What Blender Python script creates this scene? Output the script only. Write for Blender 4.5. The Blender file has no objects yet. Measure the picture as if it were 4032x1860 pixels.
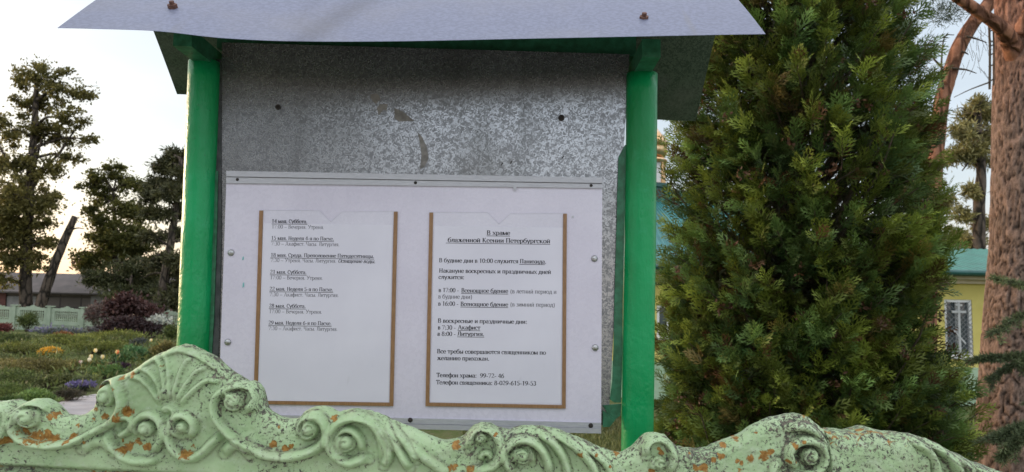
import bpy, math, random
import numpy as np
from mathutils import Vector, Matrix

S = bpy.context.scene
C = S.collection
PI = math.pi
rng = np.random.default_rng(7)
random.seed(7)

# ------------------------------------------------------------------ camera
F = 1946.0                      # focal length in pixels of a 2575.6 px wide picture
W, H = 2575.6, 1188.2
CAMZ = 1.5
cam = bpy.data.cameras.new('camera'); cam_o = bpy.data.objects.new('camera', cam)
C.objects.link(cam_o)
cam.sensor_width = 36.0
cam.lens = 36.0 * F / W
cam.clip_start = 0.02; cam.clip_end = 2000
cam.dof.use_dof = True; cam.dof.focus_distance = 1.5; cam.dof.aperture_fstop = 11
cam_o.location = (0, 0, CAMZ)
CR = Matrix.Rotation(math.radians(95.2), 3, 'X') @ Matrix.Rotation(math.radians(1.1), 3, 'Z')
cam_o.rotation_euler = CR.to_euler()
S.camera = cam_o

# ------------------------------------------------------------------ sky, sun, exposure
SUN_AZ = math.radians(-62)      # left of the view direction, low: the sun is setting
SUN_EL = math.radians(7)
w = bpy.data.worlds.new('World'); S.world = w; w.use_nodes = True
nt = w.node_tree; nt.nodes.clear()
def wn(t, **k):
    n = nt.nodes.new(t)
    for a, b in k.items(): setattr(n, a, b)
    return n
out = wn('ShaderNodeOutputWorld'); bg = wn('ShaderNodeBackground')
sky = wn('ShaderNodeTexSky', sky_type='NISHITA', sun_disc=False, sun_elevation=SUN_EL, sun_rotation=SUN_AZ)
sky.air_density = 1.0; sky.dust_density = 2.0
tc = wn('ShaderNodeTexCoord'); sep = wn('ShaderNodeSeparateXYZ')
nt.links.new(tc.outputs['Generated'], sep.inputs[0])
ramp = wn('ShaderNodeValToRGB')
cr = ramp.color_ramp
cr.elements[0].position = 0.0; cr.elements[0].color = (.78, .62, .57, 1)
cr.elements[1].position = 1.0; cr.elements[1].color = (1.5, 1.5, 1.52, 1)
for p, c in ((.06, (.72, .66, .66, 1)), (.14, (.60, .65, .72, 1)), (.32, (.60, .66, .74, 1)), (.48, (.80, .84, .90, 1)), (.7, (1.25, 1.27, 1.32, 1))):
    e = cr.elements.new(p); e.color = c
nt.links.new(sep.outputs['Z'], ramp.inputs[0])
# thin cloud streaks
cl = wn('ShaderNodeTexNoise'); cl.inputs['Scale'].default_value = 3.0; cl.inputs['Detail'].default_value = 5
mp = wn('ShaderNodeMapping'); mp.inputs['Scale'].default_value = (1, 1, 5)
nt.links.new(tc.outputs['Generated'], mp.inputs[0]); nt.links.new(mp.outputs[0], cl.inputs['Vector'])
clr = wn('ShaderNodeMapRange'); clr.inputs[1].default_value = .3; clr.inputs[2].default_value = .7
clr.inputs[3].default_value = 8.6; clr.inputs[4].default_value = 10.4
nt.links.new(cl.outputs['Fac'], clr.inputs[0])
sc1 = wn('ShaderNodeVectorMath', operation='SCALE'); nt.links.new(ramp.outputs[0], sc1.inputs[0]); nt.links.new(clr.outputs[0], sc1.inputs['Scale'])
sc2 = wn('ShaderNodeVectorMath', operation='SCALE'); nt.links.new(sky.outputs[0], sc2.inputs[0]); sc2.inputs['Scale'].default_value = 0.9
yr = wn('ShaderNodeMapRange'); nt.links.new(sep.outputs['Y'], yr.inputs[0])
for i_, x_ in enumerate((-1, 1, 1.30, .78)): yr.inputs[i_ + 1].default_value = x_
sc3 = wn('ShaderNodeVectorMath', operation='SCALE'); nt.links.new(sc1.outputs[0], sc3.inputs[0]); nt.links.new(yr.outputs[0], sc3.inputs['Scale'])
sc1 = sc3
add = wn('ShaderNodeVectorMath', operation='ADD'); nt.links.new(sc1.outputs[0], add.inputs[0]); nt.links.new(sc2.outputs[0], add.inputs[1])
nt.links.new(add.outputs[0], bg.inputs[0]); bg.inputs[1].default_value = 0.1
nt.links.new(bg.outputs[0], out.inputs[0])

sun = bpy.data.lights.new('sun', 'SUN'); sun.energy = 1.6; sun.angle = math.radians(10); sun.color = (1, .72, .5)
sun_o = bpy.data.objects.new('sun', sun); C.objects.link(sun_o)
sd = Vector((math.sin(SUN_AZ) * math.cos(SUN_EL), math.cos(SUN_AZ) * math.cos(SUN_EL), math.sin(SUN_EL)))
sun_o.rotation_euler = (-sd).to_track_quat('-Z', 'Y').to_euler()
sun_o.location = sd * 50

S.view_settings.view_transform = 'Standard'; S.view_settings.look = 'None'
S.view_settings.exposure = 0.28; S.view_settings.gamma = 1.0

# ------------------------------------------------------------------ helpers
def at(px, py, Y):
    """world point on the vertical plane at distance Y seen at picture position (px, py)"""
    d = CR @ Vector(((px - W / 2) / F, -(py - H / 2) / F, -1.0))
    t = Y / d.y
    return Vector((d.x * t, Y, CAMZ + d.z * t))

def tag(o, label=None, cat=None, group=None, kind=None):
    if label: o['label'] = label
    if cat: o['category'] = cat
    if group: o['group'] = group
    if kind: o['kind'] = kind
    return o

def thing(name, loc, label, cat, group=None):
    o = bpy.data.objects.new(name, None); C.objects.link(o)
    o.location = loc; o.empty_display_size = .1
    return tag(o, label, cat, group)

def origin(o):
    v = Vector((0, 0, 0))
    while o is not None:
        v = v + o.location; o = o.parent
    return v

class MB:
    """collects shapes (world coordinates) into ONE mesh"""
    def __init__(s): s.v = []; s.f4 = []; s.f3 = []; s.c = []; s.n = 0; s.fn = []
    def add(s, v, f, col=(1, 1, 1)):
        v = np.asarray(v, float).reshape(-1, 3); k = len(v)
        c = np.asarray(col, float)
        if c.ndim == 1: c = np.tile(c, (k, 1))
        s.v.append(v); s.c.append(c)
        f = [f] if isinstance(f, np.ndarray) else f
        if isinstance(f, list) and len(f) and isinstance(f[0], np.ndarray):
            for a in f:
                if a.shape[1] == 4: s.f4.append(a + s.n)
                else: s.f3.append(a + s.n)
        else:
            for a in f: s.fn.append([i + s.n for i in a])
        s.n += k
    def box(s, a, b, col=(1, 1, 1)):
        x0, y0, z0 = a; x1, y1, z1 = b
        s.hexa([(x0, y0, z0), (x1, y0, z0), (x1, y1, z0), (x0, y1, z0), (x0, y0, z1), (x1, y0, z1), (x1, y1, z1), (x0, y1, z1)], col)
    def hexa(s, p, col=(1, 1, 1)):
        s.add(p, [(0, 3, 2, 1), (4, 5, 6, 7), (0, 1, 5, 4), (1, 2, 6, 5), (2, 3, 7, 6), (3, 0, 4, 7)], col)
    def slab(s, q, off, col=(1, 1, 1)):
        """quad q (4 points) given thickness along off"""
        o = Vector(off); q = [Vector(p) for p in q]
        s.hexa([*q, *[p + o for p in q]], col)
    def tube(s, pts, rad, n=10, col=(1, 1, 1), cap=True, noise=0.0):
        pts = np.asarray([tuple(p) for p in pts], float); m = len(pts)
        rad = np.broadcast_to(np.asarray(rad, float), (m,))
        tg = np.gradient(pts, axis=0); tg /= np.linalg.norm(tg, axis=1)[:, None] + 1e-9
        ref = np.array([0, 0, 1.0]) if abs(tg[0][2]) < .9 else np.array([0, 1.0, 0])
        u = np.cross(tg[0], ref); u /= np.linalg.norm(u)
        V = []
        for i in range(m):
            u = u - tg[i] * np.dot(u, tg[i]); u /= np.linalg.norm(u) + 1e-9
            ww = np.cross(tg[i], u)
            a = np.arange(n) / n * 2 * PI
            r = rad[i] * (1 + noise * rng.uniform(-1, 1, n))
            V.append(pts[i] + np.outer(np.cos(a) * r, u) + np.outer(np.sin(a) * r, ww))
        V = np.concatenate(V)
        i = np.arange(m - 1)[:, None] * n; j = np.arange(n)[None]; j2 = (j + 1) % n
        q = np.stack([i + j, i + j2, i + n + j2, i + n + j], -1).reshape(-1, 4)
        base = s.n
        s.add(V, q, col)
        if cap:
            s.fn.append([base + k for k in range(n)][::-1]); s.fn.append([base + (m - 1) * n + k for k in range(n)])
    def dome(s, c, r, h, axis=(0, -1, 0), n=14, m=5, col=(1, 1, 1)):
        ax = Vector(axis).normalized(); u = ax.orthogonal().normalized(); ww = ax.cross(u)
        V = []; c = Vector(c)
        for i in range(m):
            t = i / (m - 1) * PI / 2 * .97
            for k in range(n):
                a = k / n * 2 * PI
                V.append(c + (u * math.cos(a) + ww * math.sin(a)) * r * math.cos(t) + ax * h * math.sin(t))
        f = [(i * n + k, i * n + (k + 1) % n, (i + 1) * n + (k + 1) % n, (i + 1) * n + k) for i in range(m - 1) for k in range(n)]
        f.append(tuple((m - 1) * n + k for k in range(n))); f.append(tuple(range(n))[::-1])
        s.add([tuple(p) for p in V], f, col)
    def lathe(s, c, prof, n=24, col=(1, 1, 1)):
        V = []; c = Vector(c)
        for r, z in prof:
            for k in range(n):
                a = k / n * 2 * PI; V.append((c.x + r * math.cos(a), c.y + r * math.sin(a), c.z + z))
        m = len(prof)
        f = [(i * n + k, i * n + (k + 1) % n, (i + 1) * n + (k + 1) % n, (i + 1) * n + k) for i in range(m - 1) for k in range(n)]
        f.append(tuple(range(n))[::-1]); f.append(tuple((m - 1) * n + k for k in range(n)))
        s.add(V, f, col)
    def build(s, name, mat, parent=None, smooth=False, attrs=None):
        me = bpy.data.meshes.new(name)
        V = np.concatenate(s.v); off = origin(parent) if parent is not None else Vector((0, 0, 0))
        V = V - np.array(off)
        f4 = np.concatenate(s.f4) if s.f4 else np.zeros((0, 4), int)
        f3 = np.concatenate(s.f3) if s.f3 else np.zeros((0, 3), int)
        loops = [f4.ravel(), f3.ravel()]; tot = [np.full(len(f4), 4), np.full(len(f3), 3)]
        if s.fn:
            loops.append(np.array([i for f in s.fn for i in f], int)); tot.append(np.array([len(f) for f in s.fn], int))
        loops = np.concatenate(loops).astype(np.int32); tot = np.concatenate(tot).astype(np.int32)
        me.vertices.add(len(V)); me.vertices.foreach_set('co', V.astype(np.float32).ravel())
        me.loops.add(len(loops)); me.loops.foreach_set('vertex_index', loops)
        me.polygons.add(len(tot)); st = np.concatenate([[0], np.cumsum(tot)[:-1]]).astype(np.int32)
        me.polygons.foreach_set('loop_start', st); me.polygons.foreach_set('loop_total', tot)
        me.polygons.foreach_set('use_smooth', np.full(len(tot), bool(smooth)))
        me.update(calc_edges=True)
        ca = me.color_attributes.new('tint', 'FLOAT_COLOR', 'POINT')
        cc = np.ones((len(V), 4), np.float32); cc[:, :3] = np.concatenate(s.c)
        ca.data.foreach_set('color', cc.ravel())
        me.validate()
        if isinstance(mat, (list, tuple)):
            for m_ in mat: me.materials.append(m_)
        else: me.materials.append(mat)
        o = bpy.data.objects.new(name, me); C.objects.link(o)
        if parent is not None: o.parent = parent
        return o

def copy_tree(o, parent=None):
    c = o.copy(); C.objects.link(c)
    if parent is not None: c.parent = parent
    for ch in [x for x in bpy.data.objects if x.parent == o]: copy_tree(ch, c)
    return c

# ------------------------------------------------------------------ materials
class NT:
    def __init__(s, name):
        s.m = bpy.data.materials.new(name); s.m.use_nodes = True; s.t = s.m.node_tree
        s.b = s.t.nodes['Principled BSDF']
        s.tc = s.n('ShaderNodeTexCoord')
    def n(s, t, **k):
        nd = s.t.nodes.new(t)
        for a, b in k.items(): setattr(nd, a, b)
        return nd
    def l(s, a, b): s.t.links.new(a, b)
    def noise(s, scale, detail=3, rough=.55, stretch=None, dist=0, vec=None):
        nd = s.n('ShaderNodeTexNoise'); nd.inputs['Scale'].default_value = scale; nd.inputs['Detail'].default_value = detail
        nd.inputs['Roughness'].default_value = rough; nd.inputs['Distortion'].default_value = dist
        src = vec or s.tc.outputs['Object']
        if stretch:
            mp = s.n('ShaderNodeMapping'); mp.inputs['Scale'].default_value = stretch
            s.l(src, mp.inputs[0]); src = mp.outputs[0]
        s.l(src, nd.inputs['Vector']); return nd.outputs['Fac']
    def voro(s, scale, stretch=None, feature='F1'):
        nd = s.n('ShaderNodeTexVoronoi', feature=feature); nd.inputs['Scale'].default_value = scale
        src = s.tc.outputs['Object']
        if stretch:
            mp = s.n('ShaderNodeMapping'); mp.inputs['Scale'].default_value = stretch
            s.l(src, mp.inputs[0]); src = mp.outputs[0]
        s.l(src, nd.inputs['Vector']); return nd
    def rng(s, f, a, b, c=0, d=1):
        nd = s.n('ShaderNodeMapRange'); nd.interpolation_type = 'SMOOTHSTEP'
        s.l(f, nd.inputs[0])
        for i, x in enumerate((a, b, c, d)): nd.inputs[i + 1].default_value = x
        return nd.outputs[0]
    def math(s, op, a, b=None):
        nd = s.n('ShaderNodeMath', operation=op)
        for i, x in enumerate((a, b)):
            if x is None: continue
            if isinstance(x, (int, float)): nd.inputs[i].default_value = x
            else: s.l(x, nd.inputs[i])
        return nd.outputs[0]
    def mix(s, f, a, b, mode='MIX'):
        nd = s.n('ShaderNodeMix', data_type='RGBA', blend_type=mode)
        for sock, x in ((nd.inputs[0], f), (nd.inputs[6], a), (nd.inputs[7], b)):
            if isinstance(x, (int, float)): sock.default_value = x
            elif isinstance(x, tuple): sock.default_value = (*x, 1) if len(x) == 3 else x
            else: s.l(x, sock)
        return nd.outputs[2]
    def attr(s, name='tint'):
        nd = s.n('ShaderNodeAttribute'); nd.attribute_name = name; return nd
    def base(s, c):
        if isinstance(c, tuple): s.b.inputs['Base Color'].default_value = (*c, 1)
        else: s.l(c, s.b.inputs['Base Color'])
    def set(s, **k):
        names = dict(rough='Roughness', metal='Metallic', spec='Specular IOR Level', coat='Coat Weight')
        for a, x in k.items():
            sock = s.b.inputs[names[a]]
            if isinstance(x, (int, float)): sock.default_value = x
            else: s.l(x, sock)
    def bump(s, h, strength=.3, dist=.01):
        nd = s.n('ShaderNodeBump'); nd.inputs['Strength'].default_value = strength; nd.inputs['Distance'].default_value = dist
        s.l(h, nd.inputs['Height']); s.l(nd.outputs[0], s.b.inputs['Normal'])

def simple(name, c1, c2, scale=20, rough=.6, metal=0, bump=.2, dist=.005, spec=.5, stretch=None, tint=False):
    m = NT(name); f = m.noise(scale, 5, .6, stretch)
    col = m.mix(m.rng(f, .3, .7), c1, c2)
    if tint: col = m.mix(1.0, col, m.attr().outputs['Color'], 'MULTIPLY')
    m.base(col); m.set(rough=rough, metal=metal, spec=spec)
    if bump: m.bump(f, bump, dist)
    return m.m

def leaf_mat(name, scale=3.0, trans=.25, rough=.55):
    """leaf colour comes from each leaf's own tint attribute, slightly mottled"""
    m = NT(name); a = m.attr().outputs['Color']
    f = m.noise(scale, 3); g = m.noise(scale * 9, 2)
    col = m.mix(m.rng(f, .3, .7), m.mix(1.0, a, (.72, .76, .8), 'MULTIPLY'), m.mix(1.0, a, (1.25, 1.2, 1.05), 'MULTIPLY'))
    m.base(col); m.set(rough=rough, spec=.3)
    tr = m.n('ShaderNodeBsdfTranslucent'); m.l(col, tr.inputs[0])
    mx = m.n('ShaderNodeMixShader'); mx.inputs[0].default_value = trans
    o = m.t.nodes['Material Output']
    m.l(m.b.outputs[0], mx.inputs[1]); m.l(tr.outputs[0], mx.inputs[2]); m.l(mx.outputs[0], o.inputs[0])
    return m.m

# concrete painted pale green: R of 'tint' = how chipped, G = bare ochre patch, B = darker along the grooves
def fence_mat():
    m = NT('flaking green paint on concrete')
    sp = m.n('ShaderNodeSeparateColor'); m.l(m.attr().outputs['Color'], sp.inputs[0])
    R, G, B = sp.outputs[0], sp.outputs[1], sp.outputs[2]
    big = m.noise(9, 4); mid = m.noise(42, 4, .6, dist=.6); fine = m.noise(170, 3, .6); flake = m.noise(150, 4, .7, dist=.6)
    paint = m.mix(m.rng(big, .3, .7), (.29, .41, .215), (.395, .53, .305))
    paint = m.mix(m.math('MULTIPLY', m.rng(mid, .4, .75), .45), paint, (.40, .45, .32)); paint = m.mix(m.rng(m.noise(5, 5, .65), .52, .72, 0, .4), paint, (.27, .29, .18))
    groove_dark = m.math('MULTIPLY', B, m.rng(mid, .25, .6))
    paint = m.mix(m.math('MULTIPLY', groove_dark, .55), paint, (.14, .14, .085)); paint = m.mix(m.rng(m.noise(90, 4, .7), .5, .7, 0, .35), paint, (.45, .53, .40))
    # flakes off
    th = m.math('ADD', flake, m.math('MULTIPLY', R, .30))
    th2 = m.math('ADD', m.noise(270, 3, .65, dist=.4), m.math('MULTIPLY', R, .26)); fl = m.math('MAXIMUM', m.rng(th, .715, .765), m.math('MULTIPLY', m.rng(th2, .725, .77), .65))
    col = m.mix(fl, paint, m.mix(m.rng(fine, .4, .6), (.055, .06, .045), (.15, .13, .10)))
    oc = m.rng(m.math('ADD', m.math('MULTIPLY', G, .46), m.math('MULTIPLY', m.noise(60, 5, .7, dist=1.0), 1.0)), .80, .86)
    col = m.mix(oc, col, m.mix(m.rng(fine, .35, .65), (.20, .092, .018), (.34, .185, .045)))
    m.base(col); m.set(rough=m.rng(big, .2, .8, .55, .8), spec=.35)
    h = m.math('SUBTRACT', m.math('ADD', m.math('MULTIPLY', mid, .5), m.math('MULTIPLY', fine, .3)), m.math('MULTIPLY', m.math('MAXIMUM', fl, oc), .45))
    m.bump(h, .55, .004)
    return m.m

def zinc_mat(name, dark, light, rough, tint=(1, 1, 1), metal=.75):
    m = NT(name)
    a = m.noise(190, 2, .5, dist=1.2); b = m.noise(5, 4); c = m.noise(40, 3)
    f = m.rng(m.math('ADD', m.math('MULTIPLY', a, .75), m.math('MULTIPLY', m.noise(60, 3, .6, dist=.5), .25)), .40, .60)
    col = m.mix(f, dark, light)
    col = m.mix(m.math('MULTIPLY', m.rng(b, .45, .7), .55), col, (.15, .145, .14)); col = m.mix(m.rng(m.noise(12, 4, .6, (1, 1, .12)), .55, .75, 0, .5), col, (.12, .12, .12))
    col = m.mix(1.0, col, tint, 'MULTIPLY')
    m.base(col); m.set(metal=metal, rough=m.math('ADD', rough, m.math('MULTIPLY', f, -.12)))
    m.bump(m.math('ADD', m.math('MULTIPLY', a, .25), b), .06, .004)
    return m.m

def paint_green(name='glossy green paint'):
    m = NT(name)
    a = m.noise(22, 5, .6, (1, 1, .5)); b = m.noise(120, 3); c = m.noise(4, 3)
    col = m.mix(m.rng(c, .3, .7), (.002, .19, .05), (.005, .30, .10))
    col = m.mix(m.rng(b, .66, .78, 0, .6), col, (.02, .09, .04)); col = m.mix(m.rng(m.noise(9, 5, .7), .56, .72, 0, .45), col, (.03, .33, .16))
    m.base(col); m.set(rough=m.rng(a, .3, .7, .26, .42), spec=.35)
    m.bump(m.math('ADD', m.math('ADD', a, m.math('MULTIPLY', m.noise(60, 3, .6, (1, 1, .35)), .7)), m.math('MULTIPLY', b, .3)), .55, .005)
    return m.m

def bark_mat(name, cols, scale=9, orange=None):
    m = NT(name)
    v = m.voro(scale, (1, 1, .33), 'DISTANCE_TO_EDGE'); n1 = m.noise(scale * 2.5, 5, .65, (1, 1, .5)); n2 = m.noise(scale * .5, 3)
    edge = m.rng(m.math('ADD', v.outputs['Distance'], m.math('MULTIPLY', n1, .16)), .08, .26)
    plate = m.mix(m.rng(n1, .3, .7), cols[1], cols[2])
    if orange: plate = m.mix(m.rng(n2, .4, .7), plate, orange)
    col = m.mix(edge, cols[0], plate)
    col = m.mix(1.0, col, m.attr().outputs['Color'], 'MULTIPLY')
    m.base(col); m.set(rough=.9, spec=.2)
    m.bump(m.math('ADD', edge, m.math('MULTIPLY', n1, .5)), .9, .03)
    return m.m

M_fence = fence_mat()
M_zinc = zinc_mat('spangled galvanised sheet', (.19, .19, .20), (.42, .42, .44), .36, metal=.85)
M_zincu = zinc_mat('green tinted zinc darkened for shade', (.03, .05, .034), (.08, .105, .08), .6, (.9, 1, .92), .2)  # underside zinc, tinted and darkened to deepen the shade beneath the roof
M_green = paint_green()
M_greend = simple('old green with roof shade in colour', (.008, .075, .03), (.025, .15, .075), 60, .5)  # old paint on flanges; on rafters and crossbeam the dark stands for shade
M_rail = simple('brushed aluminium rail', (.36, .36, .39), (.50, .50, .53), 60, .45, .35, .08, stretch=(1, 8, 30))
M_steel = simple('dull steel', (.30, .30, .31), (.5, .5, .5), 300, .35, .9, .1)
M_rust = simple('rusty bolt', (.09, .045, .035), (.20, .10, .075), 200, .8, .2, .6)
M_dark = simple('dark hole', (.015, .013, .012), (.04, .03, .025), 200, .9, 0, .2)
M_ink = simple('black ink', (.006, .006, .008), (.01, .01, .012), 100, .8, 0, 0, spec=.1)
M_inkl = simple('faded ink', (.02, .02, .028), (.04, .04, .05), 140, .6, 0, 0)
M_tape = simple('brown wood effect tape', (.20, .105, .045), (.28, .155, .07), 60, .4, 0, .05, stretch=(6, 6, 1))
M_residue = simple('old glue residue', (.13, .12, .11), (.25, .235, .22), 60, .8)

def pvc_mat(name, c, c2, rough):
    m = NT(name); a = m.noise(6, 4); b = m.noise(90, 3); k = m.noise(35, 4, .7, (1, 1, .25))
    col = m.mix(m.rng(a, .35, .7), c, c2)
    col = m.mix(m.rng(k, .66, .8, 0, .25), col, (.32, .31, .34))
    m.base(col); m.set(rough=m.rng(b, .3, .7, rough, rough + .12), spec=.5); m.bump(a, .04, .01); return m.m
M_pvc = pvc_mat('white plastic board', (.56, .53, .625), (.62, .59, .685), .22)
M_paper = pvc_mat('paper behind film', (.59, .575, .655), (.64, .625, .705), .3)
M_film = pvc_mat('film pocket', (.57, .55, .635), (.615, .595, .68), .2)

def roof_mat():
    m = NT('weathered galvanised roof sheet')
    a = m.noise(130, 3, .6, (1, .5, 2)); b = m.noise(4, 4); st = m.noise(9, 3, .6, (1, .12, .12))
    col = m.mix(m.rng(a, .4, .62), (.138, .152, .220), (.176, .193, .28))
    col = m.mix(m.rng(b, .45, .75, 0, .5), col, (.21, .205, .23))
    col = m.mix(m.rng(st, .63, .74, 0, .6), col, (.165, .16, .165))
    col = m.mix(1.0, col, m.attr().outputs['Color'], 'MULTIPLY'); m.base(col); m.set(metal=.25, rough=.5); m.bump(m.math('ADD', a, b), .12, .004); return m.m
M_roof = roof_mat()

# ------------------------------------------------------------------ ground (setting)
def gz(x, y):
    x = np.asarray(x, float); y = np.asarray(y, float)
    s = 1 / (1 + np.exp(-(x + .5) / 1.2)); t = np.clip((y - 8) / 14, 0, 1); t = t * t * (3 - 2 * t)
    return -.85 * s * t
def ground():
    def axis(a, b, near):  # finer close to the camera
        return np.unique(np.concatenate([np.linspace(-near, near, 61), np.linspace(a, b, 40)]))
    xs = axis(-900, 900, 30); ys = np.unique(np.concatenate([np.linspace(-60, 40, 80), np.linspace(40, 1200, 30), np.linspace(-900, -60, 10)]))
    X, Y = np.meshgrid(xs, ys)
    Z = gz(X, Y)
    V = np.stack([X, Y, Z], -1).reshape(-1, 3); n = len(xs)
    i = np.arange(len(ys) - 1)[:, None] * n; j = np.arange(n - 1)[None]
    q = np.stack([i + j, i + j + 1, i + n + j + 1, i + n + j], -1).reshape(-1, 4)
    m = NT('grass and soil'); a = m.noise(.8, 5); b = m.noise(14, 4); c = m.noise(90, 3)
    col = m.mix(m.rng(a, .35, .65), (.055, .085, .02), (.10, .12, .04))
    col = m.mix(m.rng(b, .45, .7), col, (.13, .12, .065)); col = m.mix(m.rng(c, .5, .8), col, (.03, .04, .012))
    m.base(col); m.set(rough=.95, spec=.1); m.bump(m.math('ADD', b, c), .7, .04)
    mb = MB(); mb.add(V, q); tag(mb.build('ground', m.m, smooth=True), kind='structure')
ground()
pv = NT('unseen pavement paled for bounce light'); a_ = pv.noise(3, 5); b_ = pv.noise(60, 4)
pv.base(pv.mix(pv.rng(a_, .3, .7), (.34, .32, .30), (.46, .44, .42))); pv.set(rough=.9); pv.bump(b_, .3, .01)
mb = MB(); mb.add([(-12, -7, .006), (12, -7, .006), (12, 1.0, .006), (-12, 1.0, .006)], [(0, 1, 2, 3)]); tag(mb.build('unseen_pavement', pv.m), kind='structure')  # unseen ground, made pale to bounce light onto the fence and panel

# ------------------------------------------------------------------ leaves and branches
def leaf_cloud(mb, P, L, Wd, cols, updir=0.0, outward=None, jitter=1.0):
    """one bent diamond leaf (two triangles folded) at every point of P"""
    n = len(P); d = rng.normal(size=(n, 3)) * jitter
    if outward is not None: d += outward
    d[:, 2] += updir
    d /= np.linalg.norm(d, axis=1)[:, None] + 1e-9
    s = np.cross(d, rng.normal(size=(n, 3))); s /= np.linalg.norm(s, axis=1)[:, None] + 1e-9
    nn = np.cross(d, s)
    L = np.broadcast_to(L, (n,))[:, None] * rng.uniform(.7, 1.3, (n, 1)); Wd = np.broadcast_to(Wd, (n,))[:, None] * rng.uniform(.7, 1.3, (n, 1))
    V = np.stack([P, P + d * L * .5 + s * Wd * .5 + nn * L * .06, P + d * L - nn * L * .1, P + d * L * .5 - s * Wd * .5 + nn * L * .06], 1).reshape(-1, 3)
    q = np.arange(4 * n).reshape(n, 4)
    mb.add(V, q, np.repeat(cols, 4, 0))

def blob_points(c, r, n, shell=.6):
    d = rng.normal(size=(n, 3)); d /= np.linalg.norm(d, axis=1)[:, None]
    k = shell + (1 - shell) * rng.uniform(0, 1, n) ** .6
    k *= 1 + .22 * np.sin(d[:, 0] * 5 + c[0] * 7) * np.sin(d[:, 2] * 6 + c[2] * 5) + .12 * np.sin(d[:, 1] * 11 + c[1])
    return np.array(c) + d * k[:, None] * np.array(r), d

def tints(n, c1, c2, var=.25):
    t = rng.uniform(0, 1, (n, 1)); c = np.array(c1) * (1 - t) + np.array(c2) * t
    return np.clip(c * rng.uniform(1 - var, 1 + var, (n, 1)), 0, 1)

M_leaf = leaf_mat('broad leaves', 1.2, .5)
M_needle = leaf_mat('needles', 2.0, .15, .6)
M_shrub = leaf_mat('shrub leaves', 5.0, .2)
M_petal = leaf_mat('petals', 8.0, .35)
M_bark = bark_mat('grey brown bark', ((.02, .017, .014), (.07, .055, .045), (.13, .10, .08)), 3)
def scaly():
    m = NT('scaly pine bark'); n1 = m.noise(38, 5, .7, (1, 1, .45)); n2 = m.noise(120, 3, .6, (1, 1, .6)); n3 = m.noise(7, 3)
    col = m.mix(m.rng(n1, .35, .65), (.13, .088, .070), (.31, .215, .172)); col = m.mix(m.rng(n2, .6, .75, 0, .5), col, (.42, .33, .28)); col = m.mix(m.rng(n3, .45, .7, 0, .5), col, (.15, .118, .10))
    col = m.mix(1.0, col, m.attr().outputs['Color'], 'MULTIPLY'); m.base(col); m.set(rough=.9, spec=.2); m.bump(m.math('ADD', n1, m.math('MULTIPLY', n2, .4)), .8, .012); return m.m
M_pinebark = scaly()
M_pinetop = bark_mat('orange upper pine bark', ((.13, .06, .038), (.27, .12, .07), (.38, .19, .12)), 9)
M_wood = simple('brown stem', (.05, .035, .025), (.10, .075, .05), 30, .9)

def curve(pts, n=16):
    """smooth curve through points (Catmull-Rom)"""
    P = np.asarray([tuple(p) for p in pts], float)
    if len(P) < 3:
        return P[0] + (P[-1] - P[0]) * np.linspace(0, 1, n)[:, None]
    Q = np.vstack([2 * P[0] - P[1], P, 2 * P[-1] - P[-2]]); o = []
    k = max(2, n // (len(P) - 1))
    for i in range(len(P) - 1):
        p0, p1, p2, p3 = Q[i:i + 4]
        t = np.linspace(0, 1, k, endpoint=False)[:, None]
        o.append(.5 * (2 * p1 + (p2 - p0) * t + (2 * p0 - 5 * p1 + 4 * p2 - p3) * t ** 2 + (3 * p1 - p0 - 3 * p2 + p3) * t ** 3))
    o.append(P[-1:]); return np.concatenate(o)

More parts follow.
